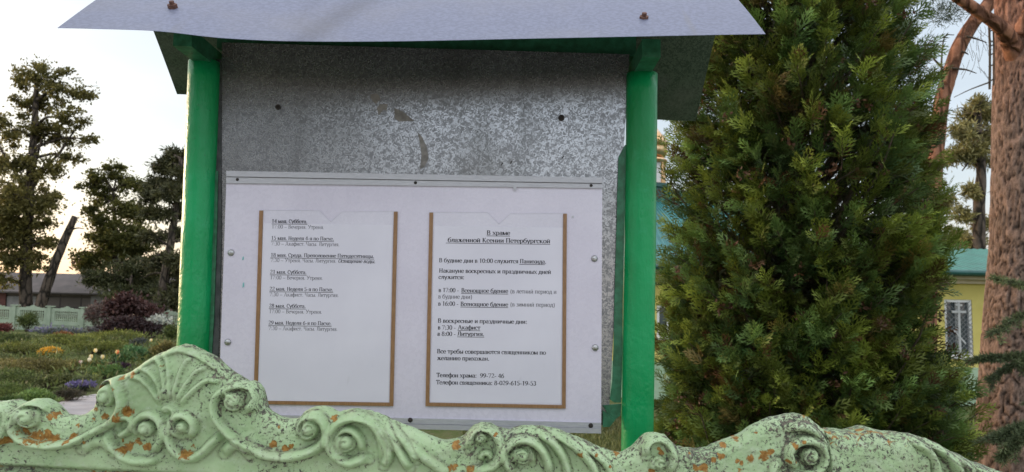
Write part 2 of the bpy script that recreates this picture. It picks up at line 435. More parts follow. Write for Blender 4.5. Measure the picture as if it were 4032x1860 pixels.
def far_tree(name, Y, trunk, r0, r1, blobs, leaf, cols, label, cat='tree', group=None, per=420, limbs=(), mat=None, needle=False, depth=.8):
    """trunk and blobs in picture positions at distance Y; blobs: (px, py, rx, ry)"""
    k = Y / F
    tp = [at(x, y, Y) for x, y in trunk]
    base = tp[0].copy(); base.z = float(gz(base.x, base.y))
    root = thing(name, base, label, cat, group)
    tp[0] = base - Vector((0, 0, .1))
    c = curve(tp, 20); mb = MB(); mb.tube(c, np.linspace(r0, r1, len(c)), 9, noise=.08)
    mb.build('trunk', M_bark, root, smooth=True)
    lb = MB(); cr = MB()
    tips = []
    for i, (bx, by, rx, ry) in enumerate(blobs):
        p = at(bx, by, Y + random.uniform(-1, 1) * depth * (rx + ry) * k * .8)
        # limb from the nearest lower trunk point
        dd = np.linalg.norm(c - np.array(p), axis=1) + np.where(c[:, 2] > p.z - .2 * ry * k, 3, 0)
        s = c[int(np.argmin(dd))]
        mid = (np.array(s) + np.array(p)) / 2 + np.array([random.uniform(-.3, .3), random.uniform(-.3, .3), .12 * np.linalg.norm(np.array(p) - s)])
        lim = curve([s, mid, p], 10); lb.tube(lim, np.linspace(r1 * .9, r1 * .18, len(lim)), 6, noise=.1)
        for q in range(4):
            e = np.array(p) + rng.normal(size=3) * np.array([rx, (rx + ry) * .4, ry]) * k * .6
            l2 = curve([lim[5 + q], (lim[5 + q] + e) / 2 + rng.normal(size=3) * .1, e], 6); lb.tube(l2, np.linspace(r1 * .3, r1 * .08, len(l2)), 5)
        n = int(per * max(.25, (rx * ry) / 1400))
        # sub clumps inside the blob
        P, d = blob_points(p, np.array([rx, (rx + ry) * .5 * depth, ry]) * k * 1.12, n // 3, .35)
        leaf_cloud(cr, P, leaf, leaf * (.22 if needle else .6), tints(len(P), cols[0], cols[1]), updir=.1, outward=d * .5)
        m = 13
        for q in range(m):
            dv = rng.normal(size=3); dv /= np.linalg.norm(dv); dv *= rng.uniform(.25, 1.0)
            cc = np.array(p) + dv * np.array([rx, (rx + ry) * .5 * depth, ry]) * k
            P, d = blob_points(cc, np.array([rx, (rx + ry) * .45, ry * .8]) * k * rng.uniform(.18, .38), max(8, int(n * 1.3) // m), .1)
            tone = rng.uniform(.75, 1.25)
            leaf_cloud(cr, P, leaf, leaf * (.22 if needle else .62), tints(len(P), np.array(cols[0]) * tone, np.array(cols[1]) * tone), updir=.1, outward=d * .5)
    for x1, y1, x2, y2, r in limbs:
        a, b = at(x1, y1, Y), at(x2, y2, Y + random.uniform(-1, 1))
        l2 = curve([a, (a + b) / 2 + Vector((0, 0, .2)), b], 8); lb.tube(l2, np.linspace(r, r * .3, len(l2)), 6)
    lb.build('branches', M_bark, root, smooth=True)
    cr.build('crown', mat or M_leaf, root)
    return root

# tall broadleaf tree on the left
far_tree('broadleaf_tree', 52, [(68, 775), (66, 640), (72, 520), (80, 400), (88, 300), (92, 210)], .42, .14,
         [(50, 545, 75, 60), (110, 520, 55, 40), (10, 480, 60, 60), (70, 600, 60, 40), (0, 620, 60, 60), (95, 185, 48, 40), (55, 200, 28, 34), (150, 210, 45, 36), (205, 235, 42, 26), (120, 265, 50, 36), (60, 270, 42, 36), (180, 300, 55, 28),
          (20, 330, 50, 46), (95, 335, 55, 40), (165, 345, 50, 34), (225, 352, 28, 12), (-10, 420, 50, 50), (50, 410, 48, 38), (125, 425, 46, 36), (180, 395, 36, 22),
          (105, 500, 46, 34), (30, 500, 48, 40), (20, 570, 45, 38), (112, 560, 36, 22), (-30, 560, 50, 60), (30, 640, 55, 36), (95, 660, 42, 30), (0, 700, 45, 30), (120, 610, 30, 20)],
         .23, ((.10, .095, .03), (.24, .21, .075)), 'tallest broadleaf tree on the left with a spreading open crown', per=430,
         limbs=[(72, 500, 15, 400, .2), (74, 480, 150, 385, .2), (76, 470, 110, 330, .16), (68, 600, 10, 520, .16), (150, 385, 215, 300, .1), (15, 400, -30, 330, .1)])
def added_tree_behind():  # unseen tree, added to darken the left of the metal sheet's reflection
    root = thing('broadleaf_tree', (-5.2, -12.5, 0), 'unseen leafy tree added behind the viewpoint to darken the metal sheet by reflection', 'tree')
    mb = MB(); c = curve([(-5.2, -12.5, -.1), (-5.1, -12.4, 2), (-5.3, -12.5, 5)], 10); mb.tube(c, np.linspace(.22, .08, len(c)), 9); mb.build('trunk', M_bark, root, smooth=True)
    cr = MB()
    for q in range(110):
        d = rng.normal(size=3); d /= np.linalg.norm(d); cc = np.array([-5.6, -12.5, 5.0]) + d * np.array([3.2, 1.8, 3.2]) * rng.uniform(.2, 1); P, dd = blob_points(cc, (.6, .6, .5), 130, .2)
        leaf_cloud(cr, P, .2, .12, tints(130, (.05, .07, .02), (.10, .12, .04)), outward=dd)
    cr.build('crown', M_leaf, root)
added_tree_behind()
# leaning, broken trunk beside it
lt = thing('dead_trunk', at(98, 772, 51), 'bare broken trunk leaning to the right beside the tall broadleaf tree', 'tree')
mb = MB(); c = curve([at(92, 800, 51), at(125, 700, 51), at(160, 610, 51), at(189, 545, 51)], 14)
mb.tube(c, np.linspace(.36, .20, len(c)), 10, noise=.1); mb.build('trunk', M_bark, lt, smooth=True)
mb = MB(); c = curve([at(176, 580, 51), at(195, 574, 51), at(212, 576, 51)], 8); mb.tube(c, np.linspace(.06, .03, len(c)), 6); mb.build('stub_branch', M_bark, lt, smooth=True)
# round tree, mid left
far_tree('round_tree', 55, [(291, 775), (291, 700), (290, 640), (288, 560), (285, 480)], .26, .10,
         [(290, 650, 70, 40), (240, 660, 50, 30), (340, 700, 70, 30), (300, 600, 70, 50), (360, 600, 50, 40), (285, 425, 36, 22), (250, 450, 40, 24), (225, 470, 36, 14), (310, 455, 36, 26), (340, 470, 40, 24), (265, 500, 46, 34), (310, 520, 46, 36), (245, 545, 40, 34), (290, 580, 50, 36), (345, 545, 40, 30),
          (255, 600, 40, 26), (330, 610, 40, 24), (210, 640, 40, 14), (350, 660, 45, 22)],
         .23, ((.07, .08, .022), (.17, .165, .05)), 'rounded dark tree standing between the leaning trunk and the pine', per=620)
# pine left of the green post
far_tree('pine_tree', 48, [(405, 778), (412, 720), (424, 640), (438, 560), (448, 480), (455, 400)], .34, .12,
         [(450, 395, 40, 22), (415, 420, 40, 20), (470, 440, 40, 24), (400, 465, 44, 20), (440, 485, 50, 20), (380, 500, 34, 16), (395, 540, 44, 18), (470, 530, 44, 24), (450, 590, 40, 16), (385, 600, 36, 14), (450, 650, 46, 22), (465, 705, 46, 34), (400, 665, 50, 22), (440, 750, 50, 24)],
         .42, ((.05, .055, .025), (.11, .105, .05)), 'slender leaning pine beside the left green post', mat=M_needle, needle=True, per=950,
         limbs=[(430, 610, 470, 620, .1), (425, 640, 380, 655, .09), (420, 670, 470, 655, .1), (416, 690, 360, 700, .08)])
# low conifers over the shed's end
far_tree('low_spruce', 50, [(330, 778), (330, 740), (330, 700)], .2, .08,
         [(330, 680, 70, 30), (270, 700, 60, 30), (360, 720, 60, 22), (320, 740, 70, 20), (400, 735, 40, 20)], .34, ((.05, .06, .025), (.10, .105, .045)),
         'low dense dark conifer hanging over the end of the shed roof', mat=M_needle, needle=True, per=1100)
# thin birch-like tree far in the glow
far_tree('sapling_tree', 75, [(228, 760), (229, 700), (230, 640)], .14, .06, [(235, 650, 40, 16), (215, 675, 40, 14), (245, 690, 36, 14), (200, 660, 26, 10)],
         .35, ((.13, .075, .05), (.22, .12, .08)), 'thin distant tree with reddish leaves above the shed roof', per=240)

# ------------------------------------------------------------------ shed beyond the fence
def shed():
    Y = 58; p = lambda x, y, dy=0: at(x, y, Y + dy)
    root = thing('shed', Vector((p(150, 780).x, Y, 0)), 'long low shed with dark felt roof behind the far green fence', 'shed')
    mr = simple('dark roofing felt', (.07, .06, .057), (.115, .095, .09), .8, .85, 0, .3, .05)
    mw = NT('grey weathered panels'); br = mw.n('ShaderNodeTexBrick'); br.inputs['Scale'].default_value = .32; br.offset = 0
    br.inputs['Color1'].default_value = (.20, .17, .155, 1); br.inputs['Color2'].default_value = (.13, .11, .10, 1); br.inputs['Mortar'].default_value = (.06, .05, .05, 1); br.inputs['Mortar Size'].default_value = .02
    mp = mw.n('ShaderNodeMapping'); mp.inputs['Rotation'].default_value = (PI / 2, 0, 0); mw.l(mw.tc.outputs['Object'], mp.inputs[0]); mw.l(mp.outputs[0], br.inputs[0])
    mw.base(mw.mix(mw.rng(mw.noise(1.5, 4), .3, .7, 0, .5), br.outputs[0], (.16, .135, .125))); mw.set(rough=.9)
    a, b = p(-160, 728), p(395, 748)
    mb = MB(); mb.box((a.x, Y, -.2), (b.x, Y + 7, a.z)); mb.build('wall', mw.m, root)
    mb = MB(); e = .5
    zt = p(100, 690, 3.5).z; z0 = p(120, 738, -.6).z
    x0, x1 = a.x - .4, b.x + .4
    mb.slab([(x0, Y - .6, z0), (x1, Y - .6, z0 - .1), (x1, Y + 3.5, zt - .1), (x0, Y + 3.5, zt)], (0, 0, .12))
    mb.slab([(x0, Y + 3.5, zt + .003), (x1, Y + 3.5, zt - .097), (x1, Y + 7.6, z0), (x0, Y + 7.6, z0)], (0, 0, .12))
    rf = mb.build('roof', mr, root)
    mb = MB(); q = p(310, 720, 1.2)
    mb.box((q.x, Y + 1.0, q.z - .05), (q.x + 1.5, Y + 1.5, q.z + .1)); mb.build('skylight', simple('pale skylight', (.5, .52, .55), (.6, .62, .65), 3, .3, 0, 0), rf)
    mwin = simple('pale boarded window', (.20, .19, .19), (.28, .265, .26), 4, .6, 0, .1)
    for x in (20, 62, 230, 300):
        mb = MB(); q = p(x, 742); mb.box((q.x, Y - .05, q.z - 1.0), (q.x + .9, Y - .003, q.z - .1)); mb.build('window', mwin, root)
    mb = MB(); q = p(-60, 735); r = p(18, 735)
    mb.box((q.x, Y - .12, -.2), (r.x, Y - .055, r.z - .05)); mb.build('door', simple('red brown door', (.10, .035, .03), (.15, .05, .04), 5, .7), root)
shed()

# ------------------------------------------------------------------ far fence of pale green concrete panels
M_farf = simple('pale green painted concrete', (.27, .33, .24), (.34, .40, .30), 2.5, .8, 0, .2, .02)
def far_fence():
    Y = 36
    posts = [-47 - 86, -47, 39, 127, 211, 297, 383, 469, 556]
    top = lambda x: 771 + (x - 0) * .035 if x > 0 else 771 + x * .02
    bot = lambda x: 834 + x * .02
    r0 = at(0, 840, Y); r0.z = 0
    root = thing('concrete_fence', r0, 'pale green openwork concrete fence at the back of the flower bed', 'fence')
    for x in posts:
        a, b = at(x, top(x) - 3, Y), at(x, bot(x), Y); mb = MB()
        mb.box((a.x - .08, Y - .12, min(b.z, 0) - .2), (a.x + .08, Y + .12, a.z))
        mb.box((a.x - .16, Y - .14, a.z + .002), (a.x + .16, Y + .14, a.z + .05))
        mb.build('post', M_farf, root)
    for x0, x1 in zip(posts[:-1], posts[1:]):
        a, b = at(x0, top(x0), Y), at(x1, top(x1), Y); mb = MB()
        xa, xb = a.x + .083, b.x - .083; za, zb = a.z, b.z
        def bar(u0, u1, h0, h1, y0=-.05, y1=.05):
            X0, X1 = xa + (xb - xa) * u0, xa + (xb - xa) * u1
            zz = lambda u, h: za + (zb - za) * u - h
            mb.hexa([(X0, Y + y0, zz(u0, h1)), (X1, Y + y0, zz(u1, h1)), (X1, Y + y1, zz(u1, h1)), (X0, Y + y1, zz(u0, h1)),
                     (X0, Y + y0, zz(u0, h0)), (X1, Y + y0, zz(u1, h0)), (X1, Y + y1, zz(u1, h0)), (X0, Y + y1, zz(u0, h0))])
        bar(0, 1, 0, .14); bar(0, .12, .14, .58); bar(.88, 1, .14, .58); bar(0, 1, .58, 1.5)
        bar(.03, .97, .74, .77, -.075, -.05); bar(.12, .88, .22, .25, -.03, .03); bar(.13, .87, .50, .53, -.03, .03)
        for k in range(11): u = .13 + k * .067; bar(u, u + .026, .14, .58, -.025, .025)
        bar(.30, .70, -.035, 0); bar(.42, .58, -.07, -.035); bar(.47, .53, -.11, -.07)
        mb.build('panel', M_farf, root)
far_fence()

# ------------------------------------------------------------------ flower bed
pm = NT('dusty path'); a_ = pm.noise(2, 5); b_ = pm.noise(40, 3)
pm.base(pm.mix(pm.rng(a_, .3, .7), (.26, .235, .23), (.36, .33, .325))); pm.set(rough=.95); pm.bump(b_, .4, .02)
mb = MB()
def on_ground(px, py):
    d = at(px, py, 1.0) - Vector((0, 0, CAMZ)); t = CAMZ / -d.z; return Vector((d.x * t, d.y * t, 0))
pc = curve([on_ground(120, 1120), on_ground(165, 1055), on_ground(215, 1022), on_ground(262, 1003), on_ground(345, 992), on_ground(470, 990)], 24)
for i in range(len(pc) - 1):
    d = pc[i + 1] - pc[i]; n = np.array([-d[1], d[0], 0]); n /= np.linalg.norm(n)
    q = []
    for p, s in ((pc[i], -1), (pc[i + 1], -1), (pc[i + 1], 1), (pc[i], 1)):
        p = p + n * s * .42; q.append((p[0], p[1], .012))
    mb.add(q, [(0, 1, 2, 3)])
tag(mb.build('path', pm.m), kind='structure')

def shrub(px, py, rx, ry, Y, cols, label, leaf=.09, n=1500, name='shrub', cat='shrub', group=None, stems=True, mat=None, flat=1.0, clumps=14, narrow=.5, up=.4, flowers=None):
    """bushy plant with its foot on the ground; px, py = centre of its foliage in the picture"""
    Y0 = Y; Y = min(Y, 34.5, CAMZ * F / max(20, py + .8 * ry - 770 - (px - 1288) * .0192)); leaf = leaf * Y / Y0
    k = Y / F; c = at(px, py, Y); g = float(gz(c.x, Y))
    root = thing(name, (c.x, Y, g), label, cat, group or 'shrubs and plants of the flower bed')
    mb = MB(); sb = MB()
    R = np.array([rx * k, max(rx, ry) * k * .8, ry * k])
    cz = max(c.z, g + R[2] * .55)
    cc = np.array([c.x, Y, cz])
    for q in range(clumps):
        dv = rng.normal(size=3); dv /= np.linalg.norm(dv); dv[2] = abs(dv[2]) * 1.0 - .35
        p = cc + dv * R * rng.uniform(.35, .85)
        P, d = blob_points(p, R * rng.uniform(.30, .5), n // clumps, .3)
        P[:, 2] = np.maximum(P[:, 2], g + .01); tone = rng.uniform(.72, 1.28)
        leaf_cloud(mb, P, leaf, leaf * narrow, tints(len(P), np.array(cols[0]) * tone, np.array(cols[1]) * tone), updir=up, outward=d * .8)
        s = np.array([c.x + rng.normal() * R[0] * .1, Y + rng.normal() * .05, g])
        sb.tube(curve([s, (s + p) / 2 + rng.normal(size=3) * .05 * R[0], p], 6), np.linspace(max(.012, R[0] * .03), .004, 7)[:len(curve([s, (s + p) / 2, p], 6))], 5)
    # filler low down so that the foot is leafy
    P = cc + rng.normal(size=(n // 3, 3)) * R * np.array([.45, .45, .3]); P[:, 2] = np.maximum(P[:, 2] - R[2] * .2, g + .01)
    leaf_cloud(mb, P, leaf, leaf * narrow, tints(len(P), np.array(cols[0]) * .9, np.array(cols[1]) * .8), updir=up)
    mb.build('foliage', mat or M_shrub, root); sb.build('stems', M_wood, root)
    if flowers:
        fb = MB(); fc, fn, fs = flowers
        d = rng.normal(size=(fn, 3)); d[:, 2] = np.abs(d[:, 2]) * .9; d[:, 1] = -np.abs(d[:, 1]); d /= np.linalg.norm(d, axis=1)[:, None]
        P = cc + d * R * rng.uniform(.75, 1.12, (fn, 1))
        for _ in range(3): leaf_cloud(fb, P + rng.normal(size=P.shape) * fs * .3, fs, fs * .8, tints(fn, fc[0], fc[1], .12), updir=.5, outward=d)
        fb.build('flowers', M_petal, root)
    return root

G1 = ((.12, .145, .03), (.26, .27, .065)); G2 = ((.06, .14, .05), (.14, .26, .105)); G3 = ((.12, .20, .05), (.24, .33, .10)); BR = ((.13, .115, .04), (.25, .215, .08))
MAR = ((.05, .022, .022), (.105, .05, .046)); DK = ((.06, .085, .025), (.13, .16, .05)); PUR = ((.03, .015, .03), (.07, .035, .06))
shrub(325, 775, 66, 46, 40, MAR, 'large maroon leaved bush in front of the far fence', .22, 3600, 'maroon_bush', 'bush', narrow=.6)
shrub(325, 825, 78, 34, 34, ((.022, .012, .014), (.055, .028, .028)), 'dark purple black bush below the large maroon bush', .16, 3000, 'dark_bush', 'bush', narrow=.6)
shrub(243, 790, 28, 34, 38, ((.12, .085, .08), (.21, .15, .14)), 'pinkish bare looking shrub left of the large maroon bush', .13, 900, 'pink_shrub', narrow=.4, up=.8)
shrub(402, 815, 30, 17, 36, ((.10, .13, .08), (.22, .25, .18)), 'white flowering shrub beside the left green post', .12, 900, 'white_shrub', flowers=(((.6, .62, .58), (.7, .7, .68)), 140, .12))
shrub(440, 840, 26, 26, 30, DK, 'dark green shrub just left of the green post', .11, 1000)
shrub(70, 808, 30, 28, 34, DK, 'dark upright shrub against the far fence', .12, 1300, up=1.0, narrow=.25)
shrub(8, 825, 22, 14, 30, ((.12, .035, .035), (.19, .055, .05)), 'small red leaved plant at the left edge of the bed', .1, 500, 'red_plant', 'plant')
shrub(30, 850, 70, 20, 29, DK, 'spreading dark juniper at the back left of the bed', .10, 2200, 'juniper', narrow=.28)
shrub(150, 835, 62, 13, 32, ((.085, .10, .095), (.15, .17, .16)), 'grey blue catmint row in front of the far fence', .1, 1400, 'catmint', 'plant', narrow=.3, up=1, flowers=(((.14, .14, .26), (.22, .21, .32)), 40, .09))
shrub(245, 833, 40, 12, 31, ((.10, .10, .10), (.17, .16, .17)), 'pale grey plants between catmint and dark purple bush', .1, 800, 'grey_plant', 'plant', narrow=.3, up=1)
shrub(160, 843, 20, 9, 28, ((.20, .09, .03), (.33, .14, .05)), 'orange leaved low plant behind the yellow flowers', .09, 420, 'orange_plant', 'plant')
shrub(180, 855, 80, 17, 27, G1, 'wide olive juniper in the middle of the bed', .09, 2400, 'juniper', narrow=.28)
shrub(290, 845, 70, 16, 27.5, G1, 'olive juniper below the dark purple bush', .09, 2200, 'juniper', narrow=.28)
shrub(60, 875, 80, 20, 25, ((.10, .12, .028), (.19, .195, .05)), 'low olive juniper left of the yellow flowers', .08, 2200, 'juniper', narrow=.28)
shrub(250, 872, 90, 20, 24, ((.11, .135, .026), (.21, .225, .05)), 'low spreading juniper behind the tulips', .08, 2800, 'juniper', narrow=.28)
shrub(130, 889, 27, 11, 21, ((.12, .13, .03), (.2, .2, .05)), 'mound of bright yellow flowers in the bed', .06, 600, 'yellow_flowers', 'flowers', flowers=(((.62, .36, .05), (.75, .48, .09)), 520, .05))
shrub(340, 888, 40, 22, 20, G2, 'blue green rounded shrub behind the fence crest', .065, 1900)
shrub(310, 902, 34, 18, 18.5, ((.06, .12, .035), (.12, .20, .07)), 'fresh green rounded shrub right of the tulips', .06, 1500)
shrub(415, 880, 34, 26, 19, BR, 'brownish shrub at the foot of the left green post', .07, 1100)
shrub(350, 862, 24, 12, 23, ((.08, .09, .085), (.14, .155, .14)), 'grey leaved shrub above the blue green one', .08, 600, narrow=.3)
shrub(300, 922, 30, 13, 17, PUR, 'dark purple plant below the tulips', .055, 800, 'purple_plant', 'plant')
shrub(60, 918, 90, 24, 19, BR, 'brown green spreading shrub in the left of the bed', .07, 2400, narrow=.3)
shrub(170, 920, 80, 20, 18.5, ((.12, .11, .032), (.22, .195, .06)), 'ochre low shrub in front of the yellow flowers', .065, 2000, narrow=.3)
shrub(270, 935, 44, 16, 16.5, ((.08, .15, .04), (.17, .26, .085)), 'green tuft of leaves under the tulips', .07, 1300, narrow=.3, up=.8)
shrub(35, 950, 75, 24, 16.2, ((.06, .09, .022), (.14, .165, .05)), 'dark green shrub above the left scroll', .06, 2200, narrow=.3)
shrub(125, 955, 60, 20, 15.4, ((.075, .09, .03), (.15, .155, .055)), 'mossy dark shrub beside the purple flowers', .055, 1600, narrow=.35)
shrub(215, 958, 30, 18, 15, ((.09, .12, .05), (.18, .20, .10)), 'pale green feathery plant behind the purple flowers', .06, 700, 'feathery_plant', 'plant', narrow=.2, up=1.2)
shrub(210, 970, 34, 9, 14.2, ((.05, .06, .045), (.09, .10, .07)), 'low mound of violet flowers beside the path', .04, 600, 'violet_flowers', 'flowers', flowers=(((.17, .14, .30), (.26, .22, .40)), 260, .035))
shrub(20, 985, 60, 24, 14, ((.08, .12, .03), (.17, .21, .06)), 'grassy green plant at the left picture edge', .075, 1800, 'grassy_plant', 'plant', narrow=.16, up=1.2)
shrub(175, 992, 40, 14, 13.3, ((.045, .04, .025), (.08, .065, .04)), 'brown twiggy plant at the edge of the path', .05, 900, 'twiggy_plant', 'plant', narrow=.25)
shrub(88, 1000, 46, 21, 12.4, G3, 'bright light green mound behind the left scroll', .05, 2400, 'green_mound', 'plant', narrow=.5)
shrub(15, 1015, 40, 20, 12.2, ((.05, .09, .025), (.11, .16, .05)), 'green leafy plant behind the fence at far left', .06, 1000, 'leafy_plant', 'plant', narrow=.3, up=.8)

# low cover between the shrubs
mb = MB(); n = 26000
X = rng.uniform(-15, -2.5, n); Yy = 12 + 33 * rng.uniform(0, 1, n) ** .8
pcd = np.min(np.hypot(X[:, None] - pc[None, :, 0], Yy[:, None] - pc[None, :, 1]), axis=1)
k_ = pcd > .7; X = X[k_]; Yy = Yy[k_]; P = np.stack([X, Yy, gz(X, Yy) + rng.uniform(0, .22, len(X)) * (np.sin(X * 3.3 + Yy) > -.2)], -1)
tone = (np.sin(X * 2.1 + np.sin(Yy * 1.3) * 2) * .5 + .5)[:, None]
leaf_cloud(mb, P, .15, .035, tints(len(P), (.07, .095, .025), (.15, .17, .055)) * (.7 + .6 * tone), updir=1.4)
tag(mb.build('ground_cover', M_shrub), 'low mixed ground cover of the flower bed', 'ground cover', kind='stuff')

# tulips
def tulip(px, py, Y, h, cols, label):
    c = at(px, py, Y); g = 0.0; root = thing('tulip', (c.x, Y, g), label, 'tulip', 'tulips in the flower bed')
    mb = MB(); mb.tube(curve([(c.x + .02, Y, g), (c.x - .015, Y, (g + c.z) / 2), (c.x, Y, c.z - .03)], 6), .012, 6); mb.build('stem', simple('tulip stem', (.06, .12, .04), (.09, .16, .06), 20, .5, 0, 0), root)
    mb = MB()
    for k in range(3):
        a = random.uniform(0, 6.28); e = Vector((math.cos(a) * .13, math.sin(a) * .13, .26)); s = Vector((-math.sin(a), math.cos(a), 0)) * .025; b = Vector((c.x, Y, g))
        mb.add([b - s * .4, b + e * .5 + s + Vector((0, 0, .05)), b + e, b + e * .5 - s + Vector((0, 0, .05))], [(0, 1, 2, 3)], (.06, .13, .05))
    mb.build('leaves', M_petal, root)
    mb = MB(); r = .034
    for k in range(6):
        a = k * PI / 3 + .3; col = cols[k % 2]
        pts = []
        for t, rr, ww in ((0, .25, .3), (.35, .95, .62), (.7, .95, .5), (1, .6, .06)):
            d = Vector((math.cos(a), math.sin(a), 0)); s = Vector((-math.sin(a), math.cos(a), 0))
            q = Vector((c.x, Y, c.z - .035 + t * .085)) + d * r * rr
            pts += [q - s * r * ww, q + d * r * .1, q + s * r * ww]
        f = [(3 * i + j, 3 * i + j + 1, 3 * i + j + 4, 3 * i + j + 3) for i in range(3) for j in range(2)]
        mb.add(pts, f, col)
    mb.build('petals', M_petal, root, smooth=True)
YE, WH, RD, PK = (.85, .68, .30), (.85, .80, .66), (.70, .20, .10), (.75, .42, .42)
tulip(240, 883, 16.0, .5, (YE, WH), 'tallest yellow cream tulip of the group on the left')
tulip(229, 898, 15.8, .4, (WH, YE), 'pale cream tulip just left of the tallest tulip')
tulip(225, 906, 15.6, .4, (WH, WH), 'white tulip below the cream one')
tulip(258, 899, 15.8, .4, (WH, YE), 'cream tulip right of the tallest tulip')
tulip(295, 887, 15.5, .5, (YE, RD), 'yellow and red tulip standing apart on the right')
tulip(175, 918, 15.5, .3, (YE, YE), 'short yellow tulip in front of the yellow flower mound')
tulip(203, 913, 15.6, .3, (PK, WH), 'pink and white tulip between yellow mound and cream tulips')
tulip(380, 857, 22.0, .4, (WH, YE), 'distant cream tulip near the green post')

# ------------------------------------------------------------------ church
def church():
    Y = 20.0
    eL, eR = at(1640, 668, Y), at(2480, 692, Y)
    ze = (eL.z + eR.z) / 2; g = -1.0
    xL, xR = at(1500, 670, Y).x, at(2700, 690, Y).x
    root = thing('church', ((xL + xR) / 2, Y + 4, g), 'yellow church with green metal roof and gilded onion dome behind the trees', 'church')
    mw = simple('yellow render', (.56, .47, .13), (.63, .535, .165), 2, .85, 0, .1)
    mwh = simple('cream cornice', (.52, .44, .31), (.6, .52, .4), 5, .7, 0, .05)
    mpl = simple('pale green plinth', (.30, .42, .28), (.38, .50, .35), 4, .8)
    mg = simple('dark green gutter', (.01, .07, .06), (.02, .10, .09), 4, .4)
    wx0, wx1 = at(2376, 800, Y).x, at(2446, 800, Y).x; wz0, wz1 = at(2410, 897, Y).z, at(2410, 754, Y).z
    lx0, lx1 = at(1652, 800, Y).x, at(1712, 800, Y).x; lz0, lz1 = at(1680, 850, Y).z, at(1680, 768, Y).z
    z0 = at(2450, 925, Y).z
    zc = ze - .28
    # wall front with two openings
    mb = MB(); t = .35
    xs = [xL, lx0, lx1, wx0, wx1, xR]
    mb.box((xs[0], Y, z0), (xs[1], Y + t, zc)); mb.box((xs[2], Y, z0), (xs[3], Y + t, zc)); mb.box((xs[4], Y, z0), (xs[5], Y + t, zc))
    mb.box((lx0, Y, z0), (lx1, Y + t, lz0)); mb.box((lx0, Y, lz1), (lx1, Y + t, zc)); mb.box((wx0, Y, z0), (wx1, Y + t, wz0)); mb.box((wx0, Y, wz1), (wx1, Y + t, zc))
    mb.box((xL, Y + t, z0), (xL + t, Y + 8, zc)); mb.box((xR - t, Y + t, z0), (xR, Y + 8, zc)); mb.box((xL + t, Y + 7.65, z0), (xR - t, Y + 8, zc))
    mb.build('wall', mw, root)
    mb = MB(); mb.box((xL - .08, Y - .08, g - .2), (xR + .08, Y + 8.1, z0)); mb.build('plinth', mpl, root)
    mb = MB(); mb.box((xL - .12, Y - .12, zc), (xR + .12, Y + 8.1, zc + .1)); mb.box((xL - .22, Y - .3, zc + .1), (xR + .22, Y + 8.2, zc + .22)); mb.build('cornice', mwh, root)
    mb = MB(); mb.tube([(xL - .5, Y - .52, ze - .02), (xR + .5, Y - .52, ze - .02)], .075, 10)
    mb.box((xL - .45, Y - .46, ze - .10), (xR + .45, Y - .30, ze + .03)); mb.build('gutter', mg, root)
    # corrugated metal roofs: high hip on the left, low wing on the right
    mteal = NT('sky tinted green roofing'); n_ = mteal.noise(2, 3)
    mteal.base(mteal.mix(mteal.rng(n_, .3, .7), (.008, .13, .13), (.016, .18, .18))); mteal.set(rough=.35, metal=.1); mt = mteal.m  # sky reflection put into the colour, bluer than the roof of the wing
    def sheet(p0, p1, q0, q1, n, hgt=.03):
        """ribbed sheet from eave p0-p1 to ridge q0-q1"""
        b = MB(); p0, p1, q0, q1 = map(Vector, (p0, p1, q0, q1)); nn = ((p1 - p0).cross(q0 - p0)).normalized()
        if nn.z < 0: nn = -nn
        V = []
        prof = [0, 0, 1, 1]
        for i in range(4 * n + 1):
            u = i / (4 * n); h = nn * (hgt * prof[i % 4])
            V += [p0.lerp(p1, u) + h, q0.lerp(q1, u) + h]
        f = [(2 * i, 2 * i + 2, 2 * i + 3, 2 * i + 1) for i in range(4 * n)]
        b.add([tuple(v) for v in V], f); return b
    xm = at(2250, 690, Y).x
    zr = at(1660, 480, Y + 4).z
    a0 = at(1560, 480, Y + 4).x; a1 = at(1705, 480, Y + 4).x
    sheet((xL - .5, Y - .5, ze), (xm, Y - .5, ze), (a0, Y + 4, zr), (a1, Y + 4, zr), 46).build('roof', mt, root)
    sheet((xm, Y - .5, ze), (xm, Y + 8.5, ze), (a1, Y + 4, zr), (a1, Y + 4.01, zr), 40).build('roof', mt, root)
    zr2 = at(2440, 628, Y + 4).z
    mt2 = NT('green metal roofing'); n_ = mt2.noise(2, 3); mt2.base(mt2.mix(mt2.rng(n_, .3, .7), (.006, .12, .085), (.012, .17, .12))); mt2.set(rough=.35, metal=.1)
    sheet((xm + .01, Y - .5, ze - .004), (xR + .5, Y - .5, ze - .004), (xm + .01, Y + 4, zr2), (xR + .5, Y + 4, zr2), 26).build('roof', mt2.m, root)
    sheet((xm + .01, Y + 8.5, ze - .004), (xR + .5, Y + 8.5, ze - .004), (xm + .01, Y + 4.01, zr2), (xR + .5, Y + 4.01, zr2), 26).build('roof', mt2.m, root)
    # windows
    mfr = simple('white window frame', (.70, .70, .70), (.78, .78, .78), 6, .4, 0, 0); mgl = NT('dark window glass'); mgl.base((.08, .10, .11)); mgl.set(rough=.06, spec=.8)
    def window(x0, x1, z0_, z1_, cross):
        fr = MB(); b = .07; y0, y1 = Y + .03, Y + .11
        fr.box((x0, y0, z0_), (x0 + b, y1, z1_)); fr.box((x1 - b, y0, z0_), (x1, y1, z1_)); fr.box((x0 + b, y0, z0_), (x1 - b, y1, z0_ + b)); fr.box((x0 + b, y0, z1_ - b), (x1 - b, y1, z1_))
        xc = (x0 + x1) / 2; fr.box((xc - .035, y0 + .003, z0_ + b), (xc + .035, y1 - .003, z1_ - b))
        f = fr.build('window', mfr, root)
        p = MB(); p.box((x0 + .01, Y + .13, z0_ + .01), (x1 - .01, Y + .15, z1_ - .01)); p.build('pane', mgl.m, f)
